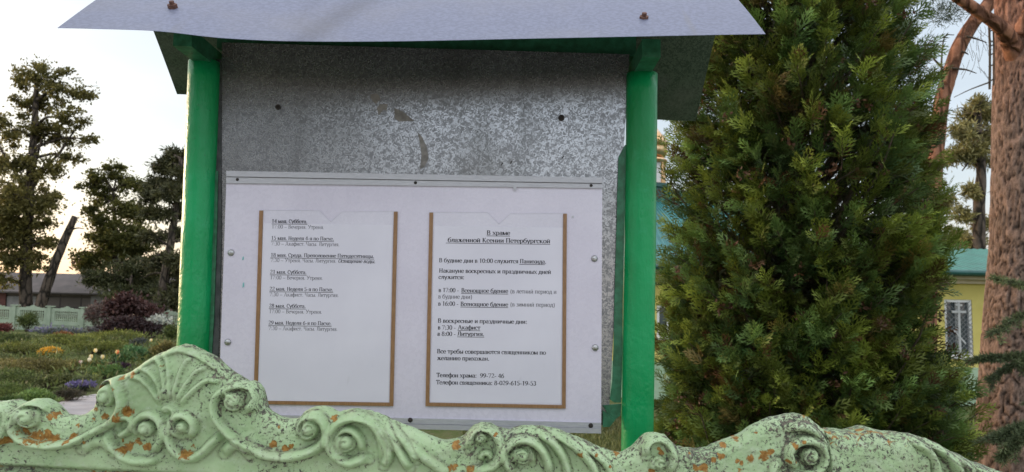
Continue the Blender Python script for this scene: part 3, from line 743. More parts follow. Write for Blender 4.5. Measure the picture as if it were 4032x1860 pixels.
        if cross:
            k = MB(); hz = z1_ - z0_; w2 = (x1 - x0)
            k.box((xc - .03, Y - .03, z0_ + .06), (xc + .03, Y - .005, z1_ - .06))
            zz = z0_ + hz * .78; k.box((xc - w2 * .26, Y - .034, zz - .025), (xc + w2 * .26, Y - .002, zz + .035))
            zz = z0_ + hz * .90; k.box((xc - w2 * .12, Y - .034, zz - .02), (xc + w2 * .12, Y - .002, zz + .03))
            zz = z0_ + hz * .34; d = Vector((w2 * .20, 0, -.16))
            k.slab([Vector((xc, Y - .036, zz - .03)) - d, Vector((xc, Y - .036, zz - .03)) + d, Vector((xc, Y - .036, zz + .03)) + d, Vector((xc, Y - .036, zz + .03)) - d], (0, .033, 0))
            k.build('cross', simple('grey white cross', (.42, .43, .43), (.5, .5, .5), 6, .5, 0, 0), f)
            g_ = MB()
            for i in range(-9, 10):
                for s in (1, -1):
                    pts = []
                    o = xc + i * .12
                    lo, hi = z0_ + .03, z1_ - .03
                    # clip the diagonal bar to the opening
                    t0 = max(0, ((x0 if s > 0 else o - 9) - o) / 1 if s > 0 else (o - x1)); t1 = min(hi - lo, (x1 - o) if s > 0 else (o - x0))
                    if t1 - t0 > .05: g_.tube([(o + s * t0, Y + .005, lo + t0), (o + s * t1, Y + .005, lo + t1)], .007, 5)
            g_.build('grille', simple('pale grille bars', (.16, .17, .18), (.22, .22, .23), 5, .5, 0, 0), f)
        sl = MB(); sl.box((x0 - .06, Y - .09, z0_ - .06), (x1 + .06, Y + .029, z0_ - .003)); sl.build('sill', mfr, f)
    window(wx0, wx1, wz0, wz1, True); window(lx0, lx1, lz0, lz1, False)
    # cupola with gilded onion
    xc = at(1638, 480, Y + 4).x; Yc = Y + 4
    gold = NT('gilded sheet'); v = gold.voro(4, (1, 1, 1.2)); gold.base(gold.mix(gold.rng(v.outputs['Distance'], .1, .5), (.72, .52, .33), (.58, .36, .18))); gold.set(metal=.85, rough=.3)
    zb = lambda y: at(1638, y, Yc).z
    mb = MB(); r = .36
    mb.lathe((xc, Yc, 0), [(.55, zb(540)), (.55, zb(478)), (.62, zb(476)), (.62, zb(466))], 8); mb.build('base', mg, root)
    mb = MB(); mb.lathe((xc, Yc, 0), [(.40, zb(466)), (.40, zb(412))], 8); dr = mb.build('drum', simple('white drum', (.62, .6, .6), (.7, .68, .68), 4, .5, 0, 0), root)
    mb = MB()
    for k in range(8):
        a = k * PI / 4; mb.tube([(xc + .41 * math.cos(a), Yc + .41 * math.sin(a), zb(466)), (xc + .41 * math.cos(a), Yc + .41 * math.sin(a), zb(411))], .045, 6)
    mb.lathe((xc, Yc, 0), [(.47, zb(412)), (.50, zb(406)), (.47, zb(402))], 16); mb.lathe((xc, Yc, 0), [(.46, zb(470)), (.46, zb(464))], 16)
    mb.build('drum_trim', gold.m, dr)
    mb = MB(); prof = []
    for y, rr in ((402, .30), (396, .42), (388, .49), (378, .51), (368, .48), (366, .52), (358, .50), (348, .43), (338, .32), (328, .22), (318, .13), (306, .07), (296, .04), (288, .03)):
        prof.append((rr, zb(y)))
    mb.lathe((xc, Yc, 0), prof, 24); on = mb.build('onion_dome', gold.m, root, smooth=True)
    mb = MB(); zt = zb(288)
    mb.box((xc - .02, Yc - .02, zt), (xc + .02, Yc + .02, zt + .9)); mb.box((xc - .25, Yc - .022, zt + .55), (xc + .25, Yc + .022, zt + .59)); mb.box((xc - .12, Yc - .022, zt + .72), (xc + .12, Yc + .022, zt + .76))
    mb.build('dome_cross', gold.m, on)
church()

# ------------------------------------------------------------------ thuja (big arborvitae)
def thuja():
    Y = 5.5; k = Y / F
    cx = at(2004, 800, Y).x; g = float(gz(cx, Y))
    root = thing('thuja_tree', (cx, Y, g), 'large dense columnar thuja behind the fence right of the notice board', 'thuja tree')
    Hh = 5.3
    zs = np.array([.0, .35, .9, 1.4, 1.9, 2.4, 2.9, 3.4, 4.0, 4.6, 5.1, 5.4]); rs = np.array([.68, .93, 1.0, .98, .96, .93, .90, .85, .72, .5, .25, .02])
    tb = MB(); tr = curve([(cx, Y, g - .1), (cx + .03, Y, 1.5), (cx - .02, Y + .02, 3.2), (cx, Y, Hh)], 18); tb.tube(tr, np.linspace(.11, .015, len(tr)), 9, noise=.1)
    tb.build('trunk', M_bark, root, smooth=True)
    # template spray: stem with side leaflets, flat fan
    T = [];
    def diamond(b, d, L, w_):
        b = np.array(b); d = np.array(d) / np.linalg.norm(d); s = np.array([-d[1], d[0]])
        T.append([b, b + d * L * .45 + s * w_, b + d * L, b + d * L * .45 - s * w_])
    diamond((0, 0), (1, .02), .58, .030); diamond((.48, .01), (1, -.04), .52, .040)
    for i, u in enumerate((.06, .20, .36, .50, .66, .80)):
        sg = 1 if i % 2 else -1; L = (.50, .54, .48, .40, .32, .22)[i]
        diamond((u, 0), (.78, sg * .62), L, .036)
        if i < 4: diamond((u + L * .34, sg * L * .30), (1, sg * .10), L * .55, .030)
    T = np.array(T)                                  # m,4,2
    m = len(T); curvz = -.22 * T[..., 0] ** 2 - .10 * np.abs(T[..., 1])
    mb = MB(); bb = MB(); VV = []; CC = []
    N = 3000
    for b in range(N):
        z = g + .08 + (Hh - .25) * (b + random.random()) / N
        z = g + .1 + (Hh - .3) * (1 - (1 - (b + .5) / N) ** .8) + random.uniform(-.05, .05)
        th = b * 2.399963 + random.uniform(-.3, .3)
        R = np.interp(z - g, zs, rs) * (1 + .06 * math.sin(3 * th + z * 2.3) + .09 * math.sin(8 * th - z * 5.1) * math.sin(6.5 * z + 3 * th) + random.uniform(-.14, .07))
        R -= .30 * math.exp(-((z - 1.42) / .22) ** 2) * max(0, math.cos(th)) ** 2 + .12 * math.exp(-((z - 2.0) / .3) ** 2) * max(0, -math.cos(th)) ** 2 + .10 * math.exp(-((z - 2.75) / .25) ** 2) * max(0, -math.cos(th)) ** 2
        R += max(0, math.cos(th)) * (.10 * (z < 1.15) + .07 * math.exp(-((z - 2.9) / .6) ** 2))
        if R < .05: continue
        # looser patches where light comes through, on the upper part
        if z > 1.9 and math.sin(2.2 * th + 2.7 * z) * math.sin(4.1 * z + 1.3) > .30 and random.random() < .85: continue
        o = np.array([math.cos(th), math.sin(th), 0]); rise = random.uniform(.35, 1.2)
        tip = np.array([cx, Y, z]) + o * max(.05, R - .06 - (.38 * random.random() ** 1.5 if b % 4 == 0 else 0))
        L = random.uniform(.22, .40) * (.6 + .4 * min(1, R))
        dirv = o + np.array([0, 0, rise]) + rng.normal(size=3) * .15; dirv /= np.linalg.norm(dirv)
        st = tip - dirv * L
        if b % 3 == 0:
            s0 = np.array([cx, Y, z - rise * R * .8 - .15]); l_ = curve([s0, (s0 + st) / 2 + np.array([0, 0, .03]), st, tip], 9); bb.tube(l_, np.linspace(.016, .003, len(l_)), 5, cap=False)
        ns = random.randint(15, 22) if o[1] < .25 else random.randint(8, 12)
        t = np.sort(rng.uniform(0, 1, ns) ** .75)
        roll = rng.uniform(0, 2 * PI, ns)
        side = np.cross(dirv, [0, 0, 1]); side /= np.linalg.norm(side); up2 = np.cross(side, dirv)
        lat = np.outer(np.cos(roll), side) + np.outer(np.sin(roll), up2) * .8
        spread = (1.05 - .6 * t)[:, None]
        d = dirv + lat * spread + rng.normal(size=(ns, 3)) * .18; d[:, 2] += .10; d /= np.linalg.norm(d, axis=1)[:, None]
        p = st + np.outer(t * L, dirv) + rng.normal(size=(ns, 3)) * .012
        s_ = np.cross(d, dirv + rng.normal(size=(ns, 3)) * .7); s_ /= np.linalg.norm(s_, axis=1)[:, None]; n_ = np.cross(d, s_)
        n_[n_[:, 2] < 0] *= -1
        SL = rng.uniform(.085, .15, ns)
        V = p[:, None, None, :] + SL[:, None, None, None] * (T[None, ..., 0:1] * d[:, None, None, :] + T[None, ..., 1:2] * s_[:, None, None, :] + curvz[None, ..., None] * n_[:, None, None, :])
        h = random.random(); tone = random.choice((.45, .7, .9, 1.0, 1.15, 1.6))
        a, c = np.array((.038, .072, .013)), np.array((.165, .205, .036))
        if h < .06: a, c = np.array((.07, .055, .018)), np.array((.16, .125, .036))
        elif h > .6: a, c = np.array((.032, .075, .022)), np.array((.12, .19, .052))
        col = (a * (1 - t[:, None]) + c * t[:, None]) * tone * rng.uniform(.8, 1.2, (ns, 1))
        br = rng.uniform(0, 1, ns) < .03; col[br] = np.array((.11, .055, .028))
        col = np.repeat(np.repeat(col[:, None, None, :], m, 1), 4, 2)
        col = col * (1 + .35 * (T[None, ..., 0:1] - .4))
        VV.append(V.reshape(-1, 3)); CC.append(col.reshape(-1, 3))
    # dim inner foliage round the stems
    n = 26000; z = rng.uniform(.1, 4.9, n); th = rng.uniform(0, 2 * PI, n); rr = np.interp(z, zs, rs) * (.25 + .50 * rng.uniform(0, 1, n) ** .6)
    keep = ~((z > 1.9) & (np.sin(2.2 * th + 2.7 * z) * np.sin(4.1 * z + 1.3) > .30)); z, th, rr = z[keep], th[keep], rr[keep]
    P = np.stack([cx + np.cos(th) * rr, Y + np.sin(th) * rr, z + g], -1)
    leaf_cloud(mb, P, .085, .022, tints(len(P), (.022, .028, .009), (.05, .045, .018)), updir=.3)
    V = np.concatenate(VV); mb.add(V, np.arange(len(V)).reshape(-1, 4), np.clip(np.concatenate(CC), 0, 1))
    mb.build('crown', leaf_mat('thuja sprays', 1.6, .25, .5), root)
    bb.build('branches', M_wood, root, smooth=True)
    # small brown cone clusters
    cb = MB()
    for i in range(80):
        z = random.uniform(.5, 4.3); th = random.uniform(PI, 2 * PI); R = np.interp(z - g, zs, rs) * random.uniform(.86, .98)
        c = np.array([cx + math.cos(th) * R, Y + math.sin(th) * R, z])
        P = c + rng.normal(size=(14, 3)) * .018
        leaf_cloud(cb, P, .03, .018, tints(14, (.08, .038, .022), (.13, .065, .038)))
    cb.build('cones', M_shrub, root)
thuja()

# ------------------------------------------------------------------ pines on the right
def big_pine():
    Y = 6.2; k = Y / F
    ys = [1260, 1100, 1000, 900, 800, 700, 600, 450, 300, 150, 0, -200, -500, -900]
    left = [2450, 2455, 2458, 2466, 2472, 2480, 2487, 2490, 2491, 2494, 2496, 2500, 2510, 2525]
    rad = [84, 82, 81, 79, 77, 75, 73, 72, 71, 68, 62, 56, 50, 40]
    pts = [at(l + r + 16, y, Y) for l, y, r in zip(left, ys, rad)]
    base = pts[0].copy(); g = float(gz(base.x, Y)); base.z = g
    root = thing('pine_tree', base, 'thick pine trunk with scaly bark at the right edge', 'pine tree')
    c = curve(pts, 240); rr = np.interp(np.linspace(0, 1, len(c)), np.linspace(0, 1, len(rad)), rad) * k
    n = 120; mb = MB()
    a = np.arange(n) / n * 2 * PI
    # bark plates as real relief
    Z = c[:, 2]
    def cellular(u, v, seed):
        r2 = np.random.default_rng(seed); gu, gv = 46, 130
        ju, jv = r2.uniform(.1, .9, (gv + 3, gu)), r2.uniform(.1, .9, (gv + 3, gu)); hh = r2.uniform(.3, 1, (gv + 3, gu))
        iu = np.floor(u).astype(int); iv = np.floor(v).astype(int); d1 = np.full(u.shape, 9.); d2 = np.full(u.shape, 9.); ht = np.zeros(u.shape)
        for du in (-1, 0, 1):
            for dv in (-1, 0, 1):
                ku = (iu + du) % gu; kv = np.clip(iv + dv, 0, gv + 2)
                d = np.hypot(iu + du + ju[kv, ku] - u, iv + dv + jv[kv, ku] - v)
                new = d < d1; d2 = np.where(new, d1, np.minimum(d2, d)); ht = np.where(new, hh[kv, ku], ht); d1 = np.where(new, d, d1)
        return d2 - d1, ht
    A, ZZ = np.meshgrid(a, Z)
    wob = .6 * np.sin(ZZ * 9 + A * 5) + .4 * np.sin(ZZ * 23 - A * 9)
    e, ht = cellular(A / (2 * PI) * 46, (ZZ - Z.min()) / .12 + wob * .5, 3)
    relief = (np.clip(e / .16, 0, 1) ** .6) * (.45 + .55 * ht) * .026
    R = rr[:, None] + relief - .012
    V = np.stack([c[:, 0:1] + np.cos(A) * R, c[:, 1:2] + np.sin(A) * R, ZZ], -1).reshape(-1, 3)
    i = np.arange(len(c) - 1)[:, None] * n; j = np.arange(n)[None]; j2 = (j + 1) % n
    q = np.stack([i + j, i + j2, i + n + j2, i + n + j], -1).reshape(-1, 4)
    t = np.clip((ZZ - 3.0) / 1.4, 0, 1)[..., None]
    fis = (.16 + .84 * np.clip(e / .17, 0, 1))[..., None]
    tint = (np.array([1.0, 1.0, 1.0]) * (1 - t) + np.array([1.2, .82, .68]) * t) * fis * (.72 + .5 * ht[..., None])
    mb.add(V, q, tint.reshape(-1, 3)); mb.build('trunk', M_pinebark, root, smooth=True)
    def branch(pp, r, dY, mat=M_pinetop, nm='branch'):
        b = MB(); cc = curve([at(x, y, Y + d) for (x, y), d in zip(pp, dY)], 24); b.tube(cc, np.interp(np.linspace(0, 1, len(cc)), np.linspace(0, 1, len(r)), np.array(r) * k), 14, noise=.05); return b.build(nm, mat, root, smooth=True)
    branch([(2560, 165), (2543, 110), (2520, 72), (2480, 42), (2440, 15), (2400, -12), (2330, -60)], (26, 22, 17, 15, 14, 13, 11), (-.05, -.15, -.25, -.3, -.35, -.4, -.5))
    branch([(2570, 90), (2590, 40), (2620, 0), (2660, -60)], (24, 20, 17, 14), (-.15, -.2, -.25, -.3))
    # dead stems hanging beside the trunk
    d = MB()
    for x0, y0, x1, y1, r in ((2487, 42, 2489, 225, 3.0), (2497, 50, 2499, 215, 2.0)): d.tube(curve([at(x0, y0, Y - .15), at((x0 + x1) / 2 + 2, (y0 + y1) / 2, Y - .17), at(x1, y1, Y - .15)], 10), r * k, 6, noise=.15)
    for y in (80, 108, 118, 140, 168, 205): d.tube([at(2487, y, Y - .16), at(2499, y - 5, Y - .16)], 1.8 * k, 5)
    d.tube(curve([at(2490, 207, Y - .15), at(2460, 218, Y - .2), at(2435, 228, Y - .25), at(2400, 245, Y - .3)], 12), np.linspace(2.2, .8, 13)[:len(curve([at(0, 0, 1), at(1, 0, 1), at(2, 0, 1), at(3, 0, 1)], 12))] * k, 5)
    r5 = random.Random(3)
    for i in range(26):
        x, y = r5.uniform(2420, 2484), r5.uniform(55, 180); L = r5.uniform(20, 55); a2 = r5.uniform(1.2, 2.3)
        p0 = (x, y); p2 = (x - L * math.cos(a2) * 1.2, y + L * math.sin(a2)); pm_ = ((p0[0] + p2[0]) / 2 + r5.uniform(-6, 6), (p0[1] + p2[1]) / 2)
        dy = r5.uniform(-.3, .5)
        d.tube(curve([at(*p0, Y + dy), at(*pm_, Y + dy), at(*p2, Y + dy)], 6), .5 * k, 4, cap=False)
    d.build('dead_twigs', M_wood, root)
    # crown overhead, out of the frame from here
    cr = MB()
    for q in range(50):
        th = random.uniform(0, 6.28); r = random.uniform(.6, 2.6)
        c0 = np.array([pts[-1].x + math.cos(th) * r, Y + math.sin(th) * r, random.uniform(5.8, 8.2)]); P, dd = blob_points(c0, (.6, .6, .3), 90, .2)
        leaf_cloud(cr, P, .16, .02, tints(90, (.03, .05, .02), (.07, .09, .03)), outward=dd, updir=.4)
    cr.build('crown', M_needle, root)
big_pine()

def second_pine():
    Y = 8.5; k = Y / F
    pp = [(2330, 1300), (2335, 800), (2350, 450), (2366, 270), (2385, 200), (2412, 118), (2450, 55), (2480, 20), (2500, -30), (2510, -200), (2515, -500)]
    pts = [at(x, y, Y) for x, y in pp]; g = float(gz(pts[0].x, Y)); b = pts[0].copy(); b.z = g
    root = thing('pine_tree', b, 'orange barked pine trunk leaning behind the thuja', 'pine tree')
    c = curve(pts, 60); mb = MB(); mb.tube(c, np.linspace(20, 15, len(c)) * k, 18, noise=.04); mb.build('trunk', M_pinetop, root, smooth=True)
    d = MB()
    for q in ([(2372, 225), (2368, 170), (2375, 95), (2400, 88)], [(2430, 92), (2455, 98), (2482, 108)], [(2418, 130), (2430, 134), (2436, 138)], [(2372, 172), (2350, 150), (2340, 128), (2350, 116)], [(2394, 172), (2430, 176), (2456, 185)]):
        cc = curve([at(x, y, Y - .1) for x, y in q], 12); d.tube(cc, np.linspace(3.2, 1.0, len(cc)) * k, 6, noise=.1)
    d.build('dead_branches', M_wood, root, smooth=True)
    cr = MB()
    for q in range(16):
        c0 = np.array(at(random.uniform(2340, 2420), random.uniform(0, 50), Y + random.uniform(-.4, .4))); P, dd = blob_points(c0, (.14, .14, .08), 40, .2)
        leaf_cloud(cr, P, .10, .008, tints(len(P), (.03, .05, .03), (.06, .085, .05)), outward=dd, updir=.2)
    for q in range(40):
        th = random.uniform(0, 6.28); r = random.uniform(.3, 2.2)
        c0 = np.array([pts[-1].x + math.cos(th) * r, Y + math.sin(th) * r, random.uniform(7.2, 9.5)]); P, dd = blob_points(c0, (.6, .6, .3), 90, .2)
        leaf_cloud(cr, P, .16, .02, tints(90, (.03, .05, .02), (.07, .09, .03)), outward=dd, updir=.4)
    cr.build('crown', M_needle, root)
second_pine()

OL = ((.19, .175, .07), (.33, .29, .13))
far_tree('pine_tree', 34, [(2462, 690), (2462, 560), (2468, 440), (2462, 330), (2458, 260)], .30, .12,
         [(2460, 262, 24, 20), (2440, 285, 34, 24), (2478, 290, 30, 30), (2425, 330, 36, 26), (2470, 345, 36, 30), (2440, 375, 40, 24), (2410, 395, 40, 20), (2470, 405, 34, 20), (2440, 480, 26, 18), (2420, 540, 30, 16), (2475, 560, 30, 20), (2450, 610, 40, 20)],
         .28, OL, 'olive crowned pine far behind between thuja and the thick pine trunk', mat=M_needle, needle=True, per=900, limbs=[(2465, 400, 2420, 430, .08)])
far_tree('pine_tree', 40, [(2290, 690), (2290, 500), (2290, 330)], .3, .12, [(2290, 330, 60, 40), (2250, 400, 60, 34), (2330, 400, 60, 34), (2290, 470, 70, 36), (2350, 520, 60, 30), (2400, 600, 50, 26)],
         .32, OL, 'far pine almost hidden behind the thuja', mat=M_needle, needle=True, per=900)

# young spruce whose branch ends reach in at the right edge
def spruce():
    Y = 4.2; k = Y / F; b = at(2790, 1100, Y); g = float(gz(b.x, Y)); b.z = g
    root = thing('spruce_tree', b, 'young spruce reaching drooping branches in at the right edge', 'spruce tree')
    mb = MB(); mb.tube([(b.x, Y, g - .1), (b.x, Y, 2.6)], [.06, .015], 8); mb.build('trunk', M_bark, root, smooth=True)
    nb = MB(); sb = MB()
    def bough(pp, dens=1.0, wd=1.0):
        c = curve([at(x, y, Y + d) for x, y, d in pp], 40); sb.tube(c, np.linspace(.012, .004, len(c)), 6)
        n = int(len(c) * 34 * dens); i = rng.integers(0, len(c), n); P = c[i] + rng.normal(size=(n, 3)) * .004
        tg = np.gradient(c, axis=0); tg /= np.linalg.norm(tg, axis=1)[:, None]
        leaf_cloud(nb, P, .035 * wd, .0045, tints(n, (.06, .085, .04), (.13, .165, .085)), outward=tg[i] * .9, jitter=.8)
        # side twigs
        for q in range(int(11 * dens)):
            j = random.randint(4, len(c) - 3); s = c[j]; sd_ = np.cross(tg[j], [0, 0, 1]) * random.choice((-1, 1)) + tg[j] * .9 + np.array([0, 0, -.25]); sd_ /= np.linalg.norm(sd_)
            L = random.uniform(.06, .15); e = s + sd_ * L; l_ = curve([s, (s + e) / 2, e], 8); sb.tube(l_, .003, 4)
            nn = int(90 * L / .1); tt = rng.uniform(0, 1, nn)[:, None]
            leaf_cloud(nb, s + (e - s) * tt, .03 * wd, .0042, tints(nn, (.06, .085, .04), (.13, .165, .085)), outward=np.tile(sd_ * .9, (nn, 1)), jitter=.8)
    bough([(2780, 720, 0), (2640, 735, -.1), (2560, 715, -.15), (2498, 700, -.2)], .8)
    bough([(2785, 790, 0), (2640, 780, -.1), (2560, 800, -.1), (2488, 842, -.15)], 1)
    bough([(2780, 880, 0), (2620, 890, -.05), (2540, 898, -.1), (2462, 902, -.1)], 1.6)
    bough([(2785, 900, .1), (2640, 900, .1), (2560, 915, .05), (2490, 955, .05)], 1.4)
    bough([(2785, 1080, .1), (2640, 1070, 0), (2570, 1075, 0), (2505, 1105, -.05)], 2.2, 1.2)
    bough([(2785, 1060, -.1), (2640, 1075, -.1), (2575, 1090, -.1), (2520, 1150, -.1)], 2, 1.2)
    bough([(2785, 980, .3), (2700, 960, .3), (2640, 980, .3), (2590, 1010, .3)], 1)
    sb.build('boughs', M_wood, root, smooth=True); nb.build('needles', M_needle, root)
spruce()

# short grass behind the fence
mb = MB(); n = 34000
X = rng.uniform(-.5, 4.2, n); Yy = rng.uniform(5.0, 12, n); k_ = np.hypot(X - 2.2, Yy - 5.5) > .35
P = np.stack([X, Yy, gz(X, Yy)], -1)[k_]; tone = (np.sin(P[:, 0] * 3 + np.sin(P[:, 1] * 2)) * .5 + .5)[:, None]
leaf_cloud(mb, P, .10, .010, tints(len(P), (.085, .10, .03), (.17, .175, .065)) * (.75 + .5 * tone), updir=1.7)
tag(mb.build('grass', M_shrub), 'short grass behind the fence', 'grass', kind='stuff')

# ------------------------------------------------------------------ notice board
YB = 1.50
board = thing('notice_board', Vector((at(1070, 1100, YB).x, YB, 0)), 'roofed notice board with green pipe posts and galvanised back sheet', 'notice board')
def post(xt, yt, xb, yb):
    a, b = at(xt, yt, YB), at(xb, yb, YB); d = (a - b) / (a.z - b.z); foot = b - d * (b.z + .05)
    nz = 60; c = np.array([tuple(foot.lerp(a, i / nz)) for i in range(nz + 1)]); mb = MB()
    mb.tube(c, .0305, 32, noise=.012); return mb.build('post', M_green, board, smooth=True)
post(515, 158, 487, 880); post(1615, 188, 1603, 1120)
def quad(px, Y): return [at(x, y, Y) for x, y in px]
# back sheet
mb = MB(); mb.slab(quad([(548, 1048), (1530, 1070), (1583, 137), (558, 107)], 1.503), (0, .0012, 0)); sheet_o = mb.build('back_sheet', M_zinc, board)
for nm, x, y, r, m_ in (('bolt', 1412, 297, 8, M_dark), ('bolt', 700, 270, 7, M_dark)):
    c = at(x, y, 1.5025); mb = MB(); rr = r * 1.5 / F
    mb.lathe((0, 0, 0), [(rr * .6, 0), (rr, .0005), (rr, .0025), (rr * .62, .003), (rr * .5, .0012), (.0005, .001)], 16)
    v = mb.v[0]; mb.v[0] = np.stack([c.x + v[:, 0], c.y - v[:, 2], c.z + v[:, 1]], -1); mb.build(nm, m_, sheet_o, smooth=False)
mb = MB()
for poly in ([(955, 262), (975, 262), (972, 280), (965, 276), (952, 290), (948, 272)], [(992, 272), (1012, 280), (1042, 304), (1004, 306), (992, 298)], [(1050, 332), (1062, 345), (1074, 372), (1078, 400), (1068, 420), (1056, 425), (1060, 390), (1056, 360)], [(930, 238), (950, 236), (958, 250), (945, 262), (935, 252)]):
    p = [at(x, y, 1.5022) for x, y in poly]; n = len(p); mb.add(p + [q + Vector((0, .0006, 0)) for q in p], [tuple(range(n))[::-1], tuple(range(n, 2 * n))] + [(i, (i + 1) % n, n + (i + 1) % n, n + i) for i in range(n)])
mb.build('glue_residue', M_residue, sheet_o)
mb = MB()
for x, y in ((1262, 413), (1285, 409), (1415, 396), (1160, 333), (1226, 310), (1200, 332)):
    s = 1.5 if y < 350 else 3; p = quad([(x - s, y + s), (x, y + s * 1.2), (x + s * 1.3, y - s), (x + s * .4, y - s * 1.4)], 1.5022); mb.slab(p, (0, .0006, 0))
mb.build('chipped_spot', M_dark, sheet_o)
# green angle flanges that hold the sheet to the posts
def strip(px, Y, th, nm, mat):
    """a wavy vertical strip through left/right edge points (xl, xr, y)"""
    mb = MB(); V = []
    for xl, xr, y in px:
        V += [at(xl, y, Y), at(xr, y, Y), at(xr, y, Y) + Vector((0, th, 0)), at(xl, y, Y) + Vector((0, th, 0))]
    n = len(px); f = [(0, 1, 2, 3)]
    for i in range(n - 1):
        for j in range(4): f.append((4 * i + j, 4 * i + (j + 1) % 4, 4 * i + 4 + (j + 1) % 4, 4 * i + 4 + j))
    f.append((4 * n - 4, 4 * n - 1, 4 * n - 2, 4 * n - 3)); mb.add([tuple(v) for v in V], f); return mb.build(nm, mat, board)
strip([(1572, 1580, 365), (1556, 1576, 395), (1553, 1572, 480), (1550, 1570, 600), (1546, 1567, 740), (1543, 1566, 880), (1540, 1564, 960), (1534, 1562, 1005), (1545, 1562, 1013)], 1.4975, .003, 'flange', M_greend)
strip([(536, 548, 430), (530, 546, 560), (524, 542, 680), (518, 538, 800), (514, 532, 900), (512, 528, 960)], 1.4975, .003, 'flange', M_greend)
strip([(541, 556, 150), (541, 556, 400), (540, 557, 600), (536, 552, 800), (530, 547, 1000)], 1.5005, .0015, 'shadow_strip', simple('dark grey gap shadow', (.03, .035, .035), (.07, .075, .075), 50, .6, .2))  # dark strip standing in for the shadow between left post and sheet
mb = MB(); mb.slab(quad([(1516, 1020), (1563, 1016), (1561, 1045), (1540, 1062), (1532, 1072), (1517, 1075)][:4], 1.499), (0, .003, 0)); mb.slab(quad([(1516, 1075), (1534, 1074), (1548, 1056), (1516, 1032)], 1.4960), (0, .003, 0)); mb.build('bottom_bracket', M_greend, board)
# crossbeam under the roof and the two rafters carrying it
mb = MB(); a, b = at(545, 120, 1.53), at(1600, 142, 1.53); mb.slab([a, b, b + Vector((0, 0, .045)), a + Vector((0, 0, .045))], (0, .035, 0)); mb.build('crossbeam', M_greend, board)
P1, P2 = at(145, 70, 1.30), at(1925, 85, 1.30)
zE = (P1.z + P2.z) / 2
def rafter(xp, yp):
    e = at(xp, yp, YB); mb = MB(); w2 = .017
    y0, y1 = 1.385, 1.70
    def z(y): return e.z + .004
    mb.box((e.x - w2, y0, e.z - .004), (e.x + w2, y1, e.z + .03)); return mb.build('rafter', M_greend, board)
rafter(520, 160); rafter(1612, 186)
# roof: front and back slope of bent sheet metal
xl, xr = P1.x, P2.x
q0, q1 = at(445, 236, 1.775), at(1750, 306, 1.775)
zB = (q0.z + q1.z) / 2; Yr = 1.538; zR = zE + .19
eave = curve([at(x, y, 1.30) for x, y in ((145, 70), (240, 72), (400, 78), (560, 95), (740, 103), (1000, 103), (1300, 97), (1600, 91), (1800, 87), (1925, 85))], 126)
# the front sheet sags a little along its eave
def roof_sheet(front, nm, mat):
    mb = MB(); V = []; m = 8; n = len(eave)
    for i in range(n):
        u = (eave[i, 0] - eave[0, 0]) / (eave[-1, 0] - eave[0, 0])
        top = np.array([eave[0, 0] + (eave[-1, 0] - eave[0, 0]) * u, Yr, zR + .004 * math.sin(u * 9)])
        bot = eave[i] if front else np.array([q0.x + (q1.x - q0.x) * u, 1.775, q0.z + (q1.z - q0.z) * u + .002 * math.sin(u * 14)])
        for j in range(m + 1): V.append(top + (bot - top) * (j / m) + np.array([0, 0, .003 * math.sin(j / m * PI)]))
    V = np.array(V); N = len(V); th = np.array([0, .0006 if front else -.0006, .0012])
    i = np.arange(n - 1)[:, None] * (m + 1); j = np.arange(m)[None]
    q = np.stack([i + j, i + j + 1, i + m + 2 + j, i + m + 1 + j], -1).reshape(-1, 4)
    ui = np.repeat(np.linspace(0, 1, n), m + 1); vj = np.tile(np.arange(m + 1) / m, n)
    stain = 1 - .30 / (1 + (np.abs(ui - (.530 - .075 * vj)) / .017) ** 4) - .12 * np.exp(-((ui - (.450 - .02 * vj)) / .012) ** 2) * (vj < .8) - .10 * np.exp(-(ui / .12) ** 2)
    if not front: stain = stain * 0 + 1
    mb.add(np.vstack([V, V - th]), [q, q[:, ::-1] + N], np.tile(np.repeat(stain[:, None], 3, 1), (2, 1)))
    bd = [k_ * (m + 1) + m for k_ in range(n)]; mb.fn += [[bd[i], bd[i + 1], bd[i + 1] + N, bd[i] + N] for i in range(n - 1)]
    for r0 in (0, (n - 1) * (m + 1)): mb.fn += [[r0 + j, r0 + j + 1, r0 + j + 1 + N, r0 + j + N] for j in range(m)]
    return mb.build(nm, mat, board)
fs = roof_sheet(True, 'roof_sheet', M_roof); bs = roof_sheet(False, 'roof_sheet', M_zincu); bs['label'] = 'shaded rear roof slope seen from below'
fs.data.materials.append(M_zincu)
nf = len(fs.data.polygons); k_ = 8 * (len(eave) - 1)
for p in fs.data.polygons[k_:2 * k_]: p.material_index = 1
slope = Vector((0, Yr - 1.30, .19)).normalized(); nrm = Vector((0, -slope.z, slope.y))
for x, y in ((437, 30), (1618, 60)):
    # point on the front slope seen at x, y
    d = (at(x, y, 1.0) - Vector((0, 0, CAMZ))); a = at(1000, 92, 1.30)
    t = (a - Vector((0, 0, CAMZ))).dot(nrm) / d.dot(nrm); p = Vector((0, 0, CAMZ)) + d * t + nrm * .004
    mb = MB(); mb.dome(p - nrm * .004, .013, .0055, nrm, 14, 3)
    u = nrm.orthogonal().normalized(); ww = nrm.cross(u); V = []
    for h in (.001, .010):
        for q in range(6): V.append(p + (u * math.cos(q * PI / 3 + .4) + ww * math.sin(q * PI / 3 + .4)) * .0088 + nrm * h)
    mb.add(V, [tuple(range(6))[::-1], tuple(range(6, 12))] + [(q, (q + 1) % 6, 6 + (q + 1) % 6, 6 + q) for q in range(6)])
    mb.tube([p + nrm * .008, p + nrm * .016], .0045, 10); mb.build('roof_bolt', M_rust, fs)

